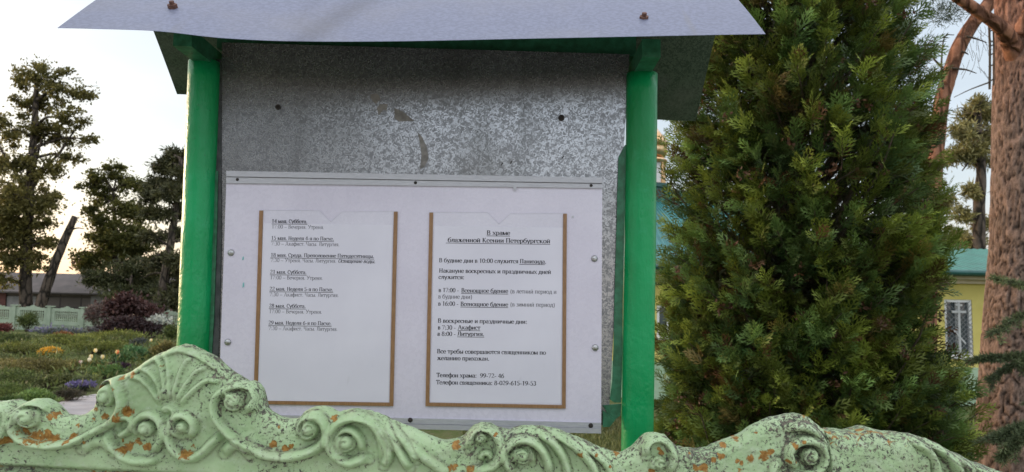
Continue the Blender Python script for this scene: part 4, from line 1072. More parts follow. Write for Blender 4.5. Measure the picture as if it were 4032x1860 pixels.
# ------------------------------------------------------------------ white information panel on the board
YP = 1.490
panel = thing('information_panel', at(1040, 1060, YP), 'white plastic panel with brown edged pockets bolted to the notice board', 'information panel')
mb = MB(); mb.slab(quad([(548, 1062), (1512, 1078), (1515, 452), (570, 440)], YP), (0, .004, 0)); mb.build('panel_sheet', M_pvc, panel)
def rail(px1, px2, nm='rail'):
    mb = MB(); mb.slab(quad(px1, YP - .006), (0, .0058, 0)); mb.slab(quad(px2, YP - .0035), (0, .0033, 0)); return mb.build(nm, M_rail, panel)
rt = rail([(569, 444), (1515, 461), (1515, 447), (569, 430)], [(569, 461), (1515, 474), (1515, 463), (569, 446)])
rb = rail([(545, 1068), (1512, 1091), (1512, 1078), (545, 1057)], [(545, 1055), (1512, 1077), (1512, 1064), (545, 1041)])
def screw(x, y, r, Y, mat, parent, h=.003):
    mb = MB(); c = at(x, y, Y); rr = r * Y / F; mb.dome(c, rr, h, (0, -1, 0), 16, 6)
    return mb.build('screw', mat, parent, smooth=True)
for x, y in ((581, 636), (573, 861), (1495, 651), (1497, 875)): screw(x, y, 8.5, YP - .0004, M_steel, panel, .004)
for x, y in ((597, 452), (1045, 460), (1487, 467)): screw(x, y, 4, YP - .0036, M_dark, rt, .0025)
for x, y in ((1032, 1057), (1486, 1071)): screw(x, y, 6, YP - .0036, M_dark, rb, .003)
# pockets: thin film with a thumb notch, edged on three sides by brown tape
def pocket(tl, tr, br, bl, notch):
    mb = MB(); Yk = YP - .0012
    pts = [bl, br, tr, (notch[0] + 28, tr[1] + (tl[1] - tr[1]) * .4 + 2), (notch[0], notch[1]), (notch[0] - 28, tl[1] + 1), tl]
    p = [at(x, y, Yk) for x, y in pts]; n = len(p)
    mb.add([tuple(v) for v in p] + [tuple(v + Vector((0, .0010, 0))) for v in p], [tuple(range(n)), tuple(range(n, 2 * n))[::-1]] + [(i, n + i, n + (i + 1) % n, (i + 1) % n) for i in range(n)])
    pk = mb.build('pocket', M_film, panel)
    nb = MB(); ed = [(notch[0] - 28, tl[1] + 1), notch, (notch[0] + 28, tr[1] + (tl[1] - tr[1]) * .4 + 2)]
    for (ax, ay), (bx, by) in ((ed[0], ed[1]), (ed[1], ed[2]), (tl, ed[0]), (ed[2], tr)): nb.slab([at(ax, ay, Yk - .0002), at(bx, by, Yk - .0002), at(bx, by - .7, Yk - .0002), at(ax, ay - .7, Yk - .0002)], (0, .0002, 0))
    nb.build('film_edge', M_rail, pk)
    eb = MB(); y_ = YP - .0032; wd = 9.5
    def edge(a, b, c, d): eb.slab([at(*q, y_) for q in (a, b, c, d)], (0, .0030, 0))
    edge((bl[0], bl[1]), (bl[0] + wd, bl[1]), (tl[0] + wd, tl[1]), (tl[0], tl[1]))
    edge((br[0] - wd, br[1]), (br[0], br[1]), (tr[0], tr[1]), (tr[0] - wd, tr[1]))
    edge((bl[0] + wd + .3, bl[1]), (br[0] - wd - .3, br[1]), (br[0] - wd - .3, br[1] - 8.5), (bl[0] + wd + .3, bl[1] - 8.5))
    eb.build('pocket_edging', M_tape, pk)
pocket((652, 530), (1000, 533), (989, 1022), (637, 1017), (832, 559))
pocket((1080, 535), (1426, 538), (1423, 1028), (1070, 1022), (1255, 565))
mb = MB()
for x, y, w_, h_ in ((612, 717, 2.2, 7), (611, 650, 2, 5)): mb.slab(quad([(x - w_, y + h_), (x + w_, y + h_ * .6), (x + w_ * .8, y - h_), (x - w_ * .6, y - h_ * .6)], YP - .0006), (0, .0005, 0))
mb.build('paint_drip', simple('teal paint drip', (.10, .36, .36), (.2, .45, .45), 200, .5, 0, 0), panel)
mb = MB(); mb.slab(quad([(1290, 470), (1300, 470), (1297, 481), (1293, 479)], YP - .0042), (0, .0006, 0)); mb.slab(quad([(1438, 549), (1443, 549), (1443, 543), (1438, 543)], YP - .0006), (0, .0005, 0)); mb.build('chip', M_rail, panel)

# ------------------------------------------------------------------ printed sheets
# a small serif face, drawn stroke by stroke: thick uprights, thin cross strokes, bracket serifs
def _arc(cx, cy, rx, ry, a0, a1, n=12):
    return [(cx + rx * math.cos(math.radians(a0 + (a1 - a0) * i / n)), cy + ry * math.sin(math.radians(a0 + (a1 - a0) * i / n))) for i in range(n + 1)]
X_, A_ = .46, .67
def _glyphs():
    g = {}
    S_ = lambda x, y0, y1: ('s', [(x, y0), (x, y1)]); l_ = lambda *p: ('l', list(p)); a_ = lambda *p: ('l', _arc(*p))
    def low(h, w=1.0):                      # letters with the same shape in both cases
        d = {}
        d['в'] = (.46, [S_(.11, 0, h), l_((.11, h), (.24, h)), a_(.24, h * .77, .11, h * .23, 90, -90), l_((.11, h * .54), (.24, h * .54)), l_((.24, h * .54), (.26, h * .54)), a_(.26, h * .27, .13, h * .27, 90, -90), l_((.11, 0), (.26, 0))])
        d['к'] = (.50, [S_(.11, 0, h), l_((.14, h * .48), (.38, h)), l_((.20, h * .55), (.44, 0)), l_((.37, 0), (.49, 0)), l_((.31, h), (.42, h))])
        d['п'] = (.53, [S_(.11, 0, h), S_(.41, 0, h), l_((.08, h), (.45, h))])
        d['н'] = (.53, [S_(.11, 0, h), S_(.41, 0, h), l_((.11, h * .5), (.41, h * .5))])
        d['л'] = (.50, [S_(.40, 0, h), l_((.16, h), (.42, h)), l_((.18, h), (.15, h * .3), (.09, .02), (.03, .02))])
        d['т'] = (.44, [S_(.22, 0, h), l_((.03, h), (.41, h)), l_((.035, h), (.035, h * .78)), l_((.405, h), (.405, h * .78))])
        d['и'] = (.53, [S_(.11, 0, h), S_(.41, 0, h), l_((.12, h * .08), (.40, h * .92))])
        d['с'] = (.42, [a_(.23, h / 2, .18, h * .5, 48, 318), l_((.37, h * .92), (.37, h * .66))])
        d['о'] = (.48, [a_(.24, h / 2, .19, h * .5, 0, 360, 18)])
        d['ч'] = (.50, [S_(.38, 0, h), l_((.09, h), (.09, h * .62)), a_(.20, h * .62, .11, h * .2, 180, 290), l_((.24, h * .43), (.38, h * .52)), l_((.02, h), (.16, h))])
        d['х'] = (.48, [l_((.06, h), (.42, 0)), l_((.41, h), (.07, 0)), l_((.01, h), (.15, h)), l_((.33, h), (.47, h)), l_((.01, 0), (.14, 0)), l_((.34, 0), (.48, 0))])
        d['м'] = (.62, [S_(.09, 0, h), S_(.52, 0, h), l_((.10, h), (.30, .03)), l_((.30, .03), (.51, h))])
        d['д'] = (.52, [l_((.41, .03), (.41, h)), l_((.17, h), (.43, h)), l_((.19, h), (.17, h * .4), (.09, .03)), l_((.02, .02), (.49, .02)), l_((.03, .02), (.03, -.12)), l_((.48, .02), (.48, -.12))])
        d['г'] = (.41, [S_(.11, 0, h), l_((.08, h), (.38, h)), l_((.38, h), (.38, h * .74))])
        return d
    L_ = low(X_); U_ = low(A_)
    g.update(L_)
    for k, (w_, st_) in U_.items(): g[k.upper()] = (w_ * 1.22, [(t, [(x * 1.22, y) for x, y in p]) for t, p in st_])
    h = X_
    g['а'] = (.44, [('l', [(.34, .36), (.34, .02), (.42, .0)]), a_(.22, .33, .13, .13, 10, 170), a_(.20, .13, .14, .13, 60, 330)])
    g['б'] = (.49, [a_(.25, .22, .19, .23, 0, 360, 18), l_((.06, .22), (.08, .48), (.20, .60), (.40, .66), (.42, .72))])
    g['е'] = (.44, [a_(.23, .23, .18, .23, 5, 325), l_((.05, .25), (.41, .25))])
    g['ж'] = (.66, [S_(.33, 0, h), l_((.33, .23), (.10, h)), l_((.33, .23), (.56, h)), l_((.26, .25), (.06, 0)), l_((.40, .25), (.60, 0)), l_((.0, 0), (.13, 0)), l_((.53, 0), (.66, 0))])
    g['з'] = (.38, [a_(.17, .345, .13, .115, 140, -80), a_(.17, .12, .15, .125, 85, -140)])
    g['й'] = (.53, L_['и'][1] + [a_(.26, .63, .10, .08, 190, 350)])
    g['р'] = (.50, [S_(.11, -.21, h), a_(.24, .23, .19, .23, 140, -140, 16)])
    g['у'] = (.47, [l_((.06, h), (.25, .03)), l_((.42, h), (.20, -.16), (.08, -.20)), l_((.0, h), (.15, h)), l_((.34, h), (.47, h))])
    g['У'] = (.64, [l_((.08, A_), (.34, .26)), l_((.56, A_), (.26, .06), (.12, .0)), l_((.0, A_), (.20, A_)), l_((.44, A_), (.64, A_))])
    g['ф'] = (.62, [S_(.31, -.21, .69), a_(.18, .23, .13, .23, 0, 360, 16), a_(.44, .23, .13, .23, 0, 360, 16)])
    g['ц'] = (.53, [S_(.11, 0, h), S_(.40, 0, h), l_((.08, 0), (.50, 0)), l_((.50, .01), (.50, -.13))])
    g['ш'] = (.74, [S_(.11, 0, h), S_(.37, 0, h), S_(.63, 0, h), l_((.08, 0), (.66, 0))])
    g['щ'] = (.76, [S_(.11, 0, h), S_(.37, 0, h), S_(.62, 0, h), l_((.08, 0), (.73, 0)), l_((.73, .01), (.73, -.13))])
    bow = lambda x: [S_(x, 0, h), l_((x, .25), (x + .13, .25)), a_(x + .13, .125, .13, .125, 90, -90), l_((x, 0), (x + .13, 0))]
    g['ь'] = (.45, bow(.11)); g['ы'] = (.62, bow(.11) + [S_(.51, 0, h)])
    g['ю'] = (.70, [S_(.11, 0, h), l_((.11, .23), (.30, .23)), a_(.48, .23, .17, .23, 0, 360, 18)])
    g['я'] = (.47, [S_(.37, 0, h), l_((.37, h), (.22, h)), a_(.22, .345, .13, .115, 90, 270), l_((.22, .23), (.37, .23)), l_((.24, .22), (.10, .02), (.02, .0))])
    g['А'] = (.72, [l_((.36, A_), (.61, 0)), l_((.33, A_), (.10, 0)), l_((.17, .22), (.50, .22)), l_((.01, 0), (.21, 0)), l_((.48, 0), (.72, 0))])
    q = .33
    g['0'] = (.5, [a_(.25, q, .19, q, 0, 360, 18)]); g['1'] = (.5, [S_(.27, 0, A_), l_((.12, .56), (.26, A_))])
    g['2'] = (.5, [a_(.24, .50, .16, .17, 160, -30), l_((.38, .42), (.06, .03)), l_((.06, .03), (.44, .03)), l_((.44, .02), (.45, .14))])
    g['3'] = (.5, [a_(.22, .52, .14, .15, 150, -80), a_(.21, .19, .18, .19, 85, -150)])
    g['4'] = (.5, [l_((.34, A_), (.34, 0)), l_((.33, A_), (.04, .19)), l_((.04, .19), (.46, .19))])
    g['5'] = (.5, [l_((.13, A_), (.42, A_)), l_((.13, A_), (.11, .40)), a_(.22, .21, .18, .21, 120, -150)])
    g['6'] = (.5, [a_(.25, .20, .18, .20, 0, 360, 18), l_((.07, .22), (.12, .48), (.40, A_))])
    g['7'] = (.5, [l_((.05, A_ - .02), (.45, A_ - .02)), l_((.45, A_), (.19, 0)), l_((.06, A_), (.04, .52))])
    g['8'] = (.5, [a_(.25, .50, .14, .16, 0, 360, 16), a_(.25, .17, .18, .18, 0, 360, 16)])
    g['9'] = (.5, [a_(.25, .46, .18, .20, 0, 360, 18), l_((.43, .44), (.38, .18), (.10, 0))])
    g['.'] = (.25, [('d', [(.12, .045)])]); g[':'] = (.28, [('d', [(.14, .045)]), ('d', [(.14, .40)])]); g[','] = (.25, [('d', [(.12, .04)])])
    g['-'] = (.34, [('h', [(.04, .22), (.30, .22)])]); g['–'] = (.55, [('h', [(.03, .22), (.52, .22)])])
    g['('] = (.34, [a_(.36, .24, .24, .46, 125, 235)]); g[')'] = (.34, [a_(-.02, .24, .24, .46, 55, -55)])
    return g
GLY = _glyphs()
def set_line(s, bold, ital):
    """vertices, quads and width of one line at em 1"""
    tk, tn = (.125, .045) if bold else (.085, .032)
    V, Fq = [], []; x0 = 0.0
    def seg(a, b, wa, wb):
        dx, dy = b[0] - a[0], b[1] - a[1]; L = math.hypot(dx, dy) or 1e-6; nx, ny = -dy / L, dx / L; k = len(V)
        V.extend([(a[0] + nx * wa / 2, a[1] + ny * wa / 2), (a[0] - nx * wa / 2, a[1] - ny * wa / 2), (b[0] - nx * wb / 2, b[1] - ny * wb / 2), (b[0] + nx * wb / 2, b[1] + ny * wb / 2)])
        Fq.append((k, k + 1, k + 2, k + 3))
    for ch in s:
        if ch == ' ': x0 += .26; continue
        wd, st = GLY[ch]
        for t, p in st:
            p = [(x + x0, y) for x, y in p]
            if t == 's':
                x, (y0, y1) = p[0][0], sorted((p[0][1], p[1][1])); seg((x, y0), (x, y1), tk, tk); e = tk / 2 + .036
                seg((x - e, y0 + tn / 2), (x + e, y0 + tn / 2), tn, tn); seg((x - e, y1 - tn / 2), (x + e, y1 - tn / 2), tn, tn)
            elif t == 'd': seg((p[0][0], p[0][1] - tk * .5), (p[0][0], p[0][1] + tk * .5), tk, tk)
            elif t == 'h': seg(p[0], p[1], tn * 1.5, tn * 1.5)
            else:
                ws = []
                for a, b in zip(p[:-1], p[1:]):
                    L = math.hypot(b[0] - a[0], b[1] - a[1]) or 1e-6; up_ = abs(b[1] - a[1]) / L
                    thin = (b[0] - a[0]) * (b[1] - a[1]) > 0 and len(p) == 2      # rising diagonals are the thin ones
                    ws.append(tn + (tk - tn) * up_ ** 1.5 * (.25 if thin else 1))
                for i, (a, b) in enumerate(zip(p[:-1], p[1:])): seg(a, b, ws[max(0, i - 1)] * .5 + ws[i] * .5, ws[i] * .5 + ws[min(len(ws) - 1, i + 1)] * .5)
        x0 += wd
    if ital: V = [(x + y * .25, y) for x, y in V]
    return np.array(V), Fq, x0
def text_mesh(lines, mb, Y):
    """lines: (string, x0, x1, baseline, em, bold, italic, underline) in picture units"""
    for s, x0, x1, y, em, bold, ital, und in lines:
        co, fs_, wd = set_line(s, bold, ital)
        a, b = at(x0, y, Y), at(x1, y + (x1 - x0) * .013, Y)
        ux = (b - a) / wd; up = Vector((0, 0, 1)) * (em * Y / F)
        mb.add(np.array(a) + np.outer(co[:, 0], np.array(ux)) + np.outer(co[:, 1], np.array(up)), fs_)
        if und:
            for u0, u1 in ([und] if und is not True else [(x0, x1)]):
                p, q = at(u0, y + 2.2 + (u0 - x0) * .013, Y), at(u1, y + 2.2 + (u1 - x0) * .013, Y); t = Vector((0, 0, .0009 if bold else .0006)); mb.add([p - t, q - t, q, p], [(0, 1, 2, 3)])
YS = YP - .0018
s1 = thing('notice_sheet', at(813, 1000, YS), 'left printed schedule sheet listing services for dates in May', 'notice sheet', 'printed sheets in the pockets')
mb = MB(); mb.slab(quad([(648, 1008), (978, 1012), (988, 566), (662, 562)], YS), (0, .0004, 0)); mb.build('paper', M_paper, s1)
B, b_ = True, False
E = 14.0
L = []
for i, (d1, x1a, d2, x2a) in enumerate((('14 мая. Суббота.', 773, '17:00 – Вечерня. Утреня.', 815), ('15 мая. Неделя 4-я по Пасхе.', 840, '7:30 – Акафист. Часы. Литургия.', 854), ('18 мая. Среда. Преполовение Пятидесятницы.', 941, None, 0),
        ('21 мая. Суббота.', 771, '17:00 – Вечерня. Утреня.', 812), ('22 мая. Неделя 5-я по Пасхе.', 838, '7:30 – Акафист. Часы. Литургия.', 852), ('28 мая. Суббота.', 769, '17:00 – Вечерня. Утреня.', 810), ('29 мая. Неделя 6-я по Пасхе.', 834, '7:30 – Акафист. Часы. Литургия.', 849))):
    xx = 683 - i * 1.35; yy = 561 + i * 42.6
    L.append((d1, xx, x1a, yy, E, B, b_, True))
    if d2: L.append((d2, xx, x2a, yy + 14, E, b_, b_, None))
    else: L += [('7:30 – Утреня. Часы. Литургия.', xx, 846, yy + 13, E, b_, b_, None), ('Освящение воды.', 850, 944, yy + 15, E, B, True, None)]
for l in L:
    lh = MB(); text_mesh([l], lh, YS - .0002); lh.build('lettering', M_inkl, s1)

s2 = thing('notice_sheet', at(1246, 1000, YS), 'right printed sheet in bold black type with church services and telephone numbers', 'notice sheet', 'printed sheets in the pockets')
mb = MB(); mb.slab(quad([(1082, 1012), (1411, 1017), (1415, 573), (1092, 568)], YS), (0, .0004, 0)); mb.build('paper', M_paper, s2)
E = 15.6
L = [('В храме', 1224, 1283, 591, 16.5, B, b_, True), ('блаженной Ксении Петербургской', 1126, 1384, 609, 16.5, B, b_, (1121, 1384)),
     ('В будние дни в 10:00 служится Панихида.', 1104, 1374, 660, E, B, b_, (1306, 1371)), ('Накануне воскресных и праздничных дней', 1104, 1386, 686, E, B, b_, None), ('служится:', 1103, 1168, 702, E, B, b_, None),
     ('в 17:00 -', 1103, 1154, 735, E, B, b_, None), ('Всенощное бдение', 1160, 1278, 736, E, B, b_, True), ('(в летний период и', 1283, 1400, 738, E, b_, b_, None), ('в будние дни)', 1102, 1188, 751, E, b_, b_, None),
     ('в 16:00 -', 1102, 1153, 769, E, B, b_, None), ('Всенощное бдение', 1158, 1278, 770, E, B, b_, True), ('(в зимний период)', 1283, 1396, 771, E, b_, b_, None),
     ('В воскресные и праздничные дни:', 1101, 1326, 812, E, B, b_, None), ('в 7:30 -', 1101, 1146, 829, E, B, b_, None), ('Акафист', 1151, 1208, 829, E, B, b_, True), ('в 8:00 -', 1100, 1146, 845, E, B, b_, None), ('Литургия.', 1150, 1218, 845, E, B, b_, True),
     ('Все требы совершаются священником по', 1099, 1373, 889, E, B, b_, None), ('желанию прихожан.', 1099, 1231, 906, E, B, b_, None),
     ('Телефон храма:  99-72- 46', 1098, 1268, 949, E, B, b_, None), ('Телефон священника: 8-029-615-19-53', 1097, 1349, 967, E, B, b_, None)]
for l in L:
    lh = MB(); text_mesh([l], lh, YS - .0002); lh.build('lettering', M_ink, s2)

# ------------------------------------------------------------------ ornamental concrete fence in front
YF = 1.18
def cv(sx, ox, oy):
    return lambda p: ((ox + p[0] * sx) * .63882, (oy + p[1] * sx) * .63882)
c3 = cv(.55556, 0, 1200); c4 = cv(.42702, 1000, 1400); c5 = cv(.38820, 2000, 1500); c6 = cv(.43944, 2900, 1500)
def wxz(d): v = at(d[0], d[1], YF); return (v.x, v.z)
def conv(c, pts): return np.array([wxz(c(p)) for p in pts])
out1 = np.vstack([
    conv(c3, [(0, 690), (60, 690), (110, 712), (135, 718), (165, 692), (215, 676), (270, 680), (330, 715), (365, 755), (400, 792), (470, 800), (560, 788), (640, 745), (676, 715), (679, 660), (681, 610), (694, 565), (740, 525), (800, 508), (860, 500),
              (920, 470), (980, 425), (1050, 375), (1130, 340), (1200, 305), (1260, 290), (1310, 293), (1360, 315), (1430, 345), (1490, 375), (1540, 420), (1590, 470), (1650, 510), (1710, 545), (1760, 548), (1800, 570), (1830, 620), (1838, 680)]),
    conv(c4, [(52, 440), (62, 480), (85, 515), (130, 545), (200, 580), (290, 605), (370, 605), (402, 585), (425, 550), (470, 510), (540, 490), (620, 490), (690, 515), (740, 545), (800, 525), (900, 510), (1000, 520), (1100, 545), (1200, 580), (1280, 625), (1360, 660),
              (1440, 690), (1540, 735), (1640, 775), (1740, 800), (1830, 805), (1900, 780), (1960, 730), (1985, 690), (2020, 655), (2090, 635), (2170, 640), (2230, 665), (2290, 695), (2330, 695)]),
    conv(c5, [(0, 520), (60, 490), (150, 475), (260, 475), (380, 485), (500, 510), (620, 555), (740, 605), (860, 660), (960, 705), (1060, 735), (1150, 760), (1210, 748), (1260, 720), (1310, 670), (1370, 600), (1430, 562), (1500, 548), (1580, 560), (1640, 590), (1700, 650), (1740, 690),
              (1820, 710), (1950, 710), (2080, 690), (2200, 645), (2330, 590), (2440, 535)]),
    conv(c6, [(150, 445), (250, 385), (350, 345), (450, 325), (560, 315), (640, 325), (700, 355), (750, 395), (785, 425), (803, 450)])])
# (crop, points, radius in crop px, height 0..1)
st = [
 (c3, [(240, 790), (205, 750), (165, 765), (140, 810), (125, 850), (135, 910), (190, 955), (270, 985), (370, 995), (470, 985), (570, 958), (680, 905), (790, 845), (850, 790), (885, 710), (868, 610), (830, 540), (770, 518), (712, 550), (690, 610), (700, 665), (730, 690)], 30, 1),
 (c3, [(340, 745), (300, 705), (230, 692), (165, 712), (125, 770), (110, 840)], 28, .9),
 (c3, [(-60, 660), (0, 705), (60, 735), (85, 800), (70, 880), (30, 950), (-20, 1000)], 30, .9),
 (c3, [(1700, 690), (1640, 640), (1650, 590), (1720, 565), (1790, 590), (1815, 650), (1795, 710), (1740, 750)], 30, .85),
 (c3, [(1640, 590), (1575, 620), (1530, 690), (1540, 780), (1595, 870), (1680, 950), (1780, 1005), (1880, 1045), (1980, 1070)], 30, .9),
 (c3, [(1010, 930), (978, 870), (1000, 805), (1065, 775), (1135, 805), (1170, 880), (1150, 970), (1090, 1040)], 30, .8),
 (c3, [(770, 890), (795, 970), (860, 1050), (950, 1098), (1060, 1105), (1130, 1075)], 34, .8),
 (c3, [(1290, 930), (1245, 890), (1235, 830), (1275, 785), (1335, 785), (1385, 830), (1385, 890), (1340, 930)], 28, .8),
 (c3, [(1215, 830), (1205, 920), (1235, 1010), (1300, 1070), (1380, 1080), (1450, 1040), (1520, 970), (1580, 920)], 34, .8),
 (c3, [(830, 860), (860, 805), (920, 795), (955, 830), (935, 880), (885, 915), (850, 900)], 26, .75),
 (c3, [(590, 1020), (680, 965), (760, 970), (810, 1040)], 42, .6), (c3, [(1590, 1050), (1670, 985), (1740, 1010), (1775, 1060)], 40, .6),
 (c3, [(1145, 690), (1085, 600), (1015, 530), (925, 505)], 17, .46), (c3, [(1165, 680), (1135, 560), (1075, 480), (985, 440)], 17, .46), (c3, [(1190, 670), (1175, 520), (1140, 410), (1085, 370)], 17, .46), (c3, [(1216, 660), (1212, 500), (1195, 400), (1155, 345)], 16, .40),
 (c3, [(1240, 660), (1275, 520), (1315, 420), (1355, 375)], 16, .36), (c3, [(1265, 680), (1335, 560), (1395, 480), (1455, 445)], 17, .42), (c3, [(1290, 700), (1400, 590), (1470, 540), (1545, 540)], 19, .46),
 (c3, [(880, 515), (930, 480), (975, 460), (1020, 420), (1075, 390), (1110, 365), (1160, 350), (1230, 325), (1290, 318), (1370, 345), (1450, 385), (1530, 440), (1600, 500)], 24, .42), (c3, [(1210, 760), (1170, 740), (1200, 725), (1240, 750), (1235, 790)], 16, .4),
 (c4, [(-60, 830), (30, 880), (130, 915), (270, 930), (400, 918), (520, 885), (620, 830), (670, 760), (675, 680), (640, 600), (580, 555), (510, 570), (470, 620), (440, 680)], 46, 1),
 (c4, [(560, 720), (500, 740), (440, 700), (430, 630), (480, 550)], 40, .8),
 (c4, [(1195, 960), (1195, 830), (1150, 690), (1060, 600), (940, 565), (820, 600), (730, 690), (700, 790), (735, 890), (810, 955), (900, 985), (1000, 950), (1060, 955)], 46, 1),
 (c4, [(1000, 880), (990, 780), (930, 700), (850, 680), (790, 740), (770, 820), (800, 890), (870, 900)], 38, .75),
 (c4, [(1080, 560), (1180, 690), (1245, 820), (1250, 920), (1200, 1015)], 44, .9), (c4, [(1190, 625), (1290, 770), (1360, 900), (1440, 1040)], 44, .9), (c4, [(1250, 640), (1390, 790), (1450, 880), (1500, 970)], 38, .7),
 (c4, [(1440, 830), (1560, 930), (1680, 1010), (1800, 1090)], 48, .6),
 (c4, [(1990, 860), (1985, 760), (2025, 690), (2110, 655), (2200, 690), (2260, 780), (2275, 890), (2230, 990), (2130, 1045), (2030, 1060)], 46, .9), (c4, [(2090, 960), (2110, 900), (2170, 900), (2190, 960)], 30, .6),
 (c5, [(410, 960), (405, 830), (340, 690), (220, 600), (90, 600), (0, 660), (-40, 740), (0, 850), (80, 930)], 46, 1),
 (c5, [(250, 830), (240, 740), (190, 680), (110, 670), (50, 740), (60, 830)], 36, .7),
 (c5, [(330, 530), (470, 640), (570, 790), (610, 960)], 44, .8), (c5, [(480, 530), (700, 680), (850, 850), (890, 960)], 44, .75), (c5, [(640, 590), (860, 720), (1000, 850), (1050, 960)], 40, .5),
 (c5, [(1400, 760), (1395, 660), (1450, 590), (1540, 580), (1620, 620), (1670, 710), (1670, 820), (1620, 920)], 46, .8), (c5, [(1480, 900), (1470, 820), (1520, 790), (1580, 830)], 36, .7),
 (c6, [(560, 770), (480, 720), (455, 640), (490, 570), (580, 530), (690, 545), (755, 620), (765, 710), (710, 790), (620, 830), (520, 830), (420, 880)], 44, .95),
 (c6, [(460, 420), (580, 410), (680, 450), (750, 530), (785, 640)], 40, .7), (c6, [(380, 730), (330, 780), (320, 860)], 40, .45)]
domes = [(c3, 222, 800, 72, 1.1), (c3, 772, 640, 74, 1.1), (c3, 1668, 680, 72, 1.0), (c3, 1052, 872, 58, 1.05), (c3, 1312, 862, 48, .9), (c4, 525, 670, 82, 1.1), (c4, 860, 800, 84, 1.1), (c4, 2090, 760, 60, .7), (c5, 145, 745, 92, 1.1), (c5, 1530, 840, 62, .8), (c6, 640, 660, 86, 1.05)]
patches = [(c3, 250, 925, 75), (c3, 190, 880, 50), (c3, 330, 930, 60), (c3, 400, 945, 45), (c3, 925, 755, 50), (c3, 865, 800, 45), (c3, 950, 490, 32), (c3, 865, 520, 25), (c3, 910, 1010, 60), (c3, 875, 960, 30), (c3, 660, 820, 32), (c3, 745, 795, 32), (c3, 550, 855, 28), (c3, 980, 965, 40), (c3, 360, 790, 40), (c3, 1350, 1045, 60),
           (c3, 1180, 432, 22), (c3, 1150, 648, 16), (c3, 680, 740, 30), (c3, 850, 590, 24), (c3, 720, 590, 24), (c3, 630, 968, 22), (c3, 520, 930, 40), (c3, 1050, 1010, 40), (c3, 60, 960, 50), (c4, 225, 660, 36), (c4, 175, 820, 42), (c4, 345, 840, 40), (c4, 280, 860, 36), (c4, 740, 580, 42), (c4, 1860, 840, 60), (c4, 1830, 1030, 60), (c4, 2000, 1050, 60), (c4, 2230, 720, 24),
           (c5, 730, 738, 42), (c5, 1110, 752, 62), (c5, 890, 745, 24), (c5, 1030, 855, 20), (c5, 1550, 735, 42), (c5, 1530, 690, 26), (c5, 2200, 662, 42), (c5, 2160, 770, 50), (c5, 2090, 800, 40), (c5, 2335, 600, 40), (c5, 1990, 880, 60), (c5, 1900, 880, 50), (c5, 2450, 790, 60), (c5, 2370, 830, 40), (c5, 1450, 910, 40), (c5, 2360, 910, 40), (c5, 1850, 740, 24),
           (c6, 130, 700, 42), (c6, 250, 680, 60), (c6, 310, 640, 36), (c6, 490, 565, 38), (c6, 560, 530, 30), (c6, 440, 710, 30), (c6, 505, 710, 22), (c6, 15, 715, 40), (c6, 620, 330, 30), (c6, 180, 470, 22), (c6, 20, 535, 30)]

def vnoise(x, y, sc, seed):
    r = np.random.default_rng(seed); g = r.uniform(-1, 1, (257, 257)); x = x * sc; y = y * sc
    i = np.floor(x).astype(int); j = np.floor(y).astype(int); u = x - i; v = y - j; u = u * u * (3 - 2 * u); v = v * v * (3 - 2 * v); i %= 256; j %= 256
    return (g[i, j] * (1 - u) + g[i + 1, j] * u) * (1 - v) + (g[i, j + 1] * (1 - u) + g[i + 1, j + 1] * u) * v
def dist_poly(X, Z, pts):
    d = np.full(X.shape, 9.0); para = np.zeros(X.shape); n = len(pts) - 1
    for i in range(n):
        a, b = pts[i], pts[i + 1]; ab = b - a; L2 = ab @ ab + 1e-12
        t = np.clip(((X - a[0]) * ab[0] + (Z - a[1]) * ab[1]) / L2, 0, 1)
        q = np.hypot(X - a[0] - t * ab[0], Z - a[1] - t * ab[1]); m_ = q < d; d = np.where(m_, q, d); para = np.where(m_, (i + t) / n, para)
    return d, para
def pxs(c): return (c((1, 0))[0] - c((0, 0))[0]) * YF / F      # metres per crop pixel
cxm = at(432, 1000, YF).x                                       # the panel is symmetric about its shell
R_st = [(curve([(p[0], 0, p[1]) for p in conv(c, pts)], 6 * len(pts))[:, [0, 2]], r * pxs(c), h) for c, pts, r, h in st]
R_dm = [(*wxz(c((x, y))), r * pxs(c), h) for c, x, y, r, h in domes]
R_pt = [(*wxz(c((x, y))), r * pxs(c)) for c, x, y, r in patches]
xlim = at(-12, 1100, YF).x
def mir(x): return 2 * cxm - x
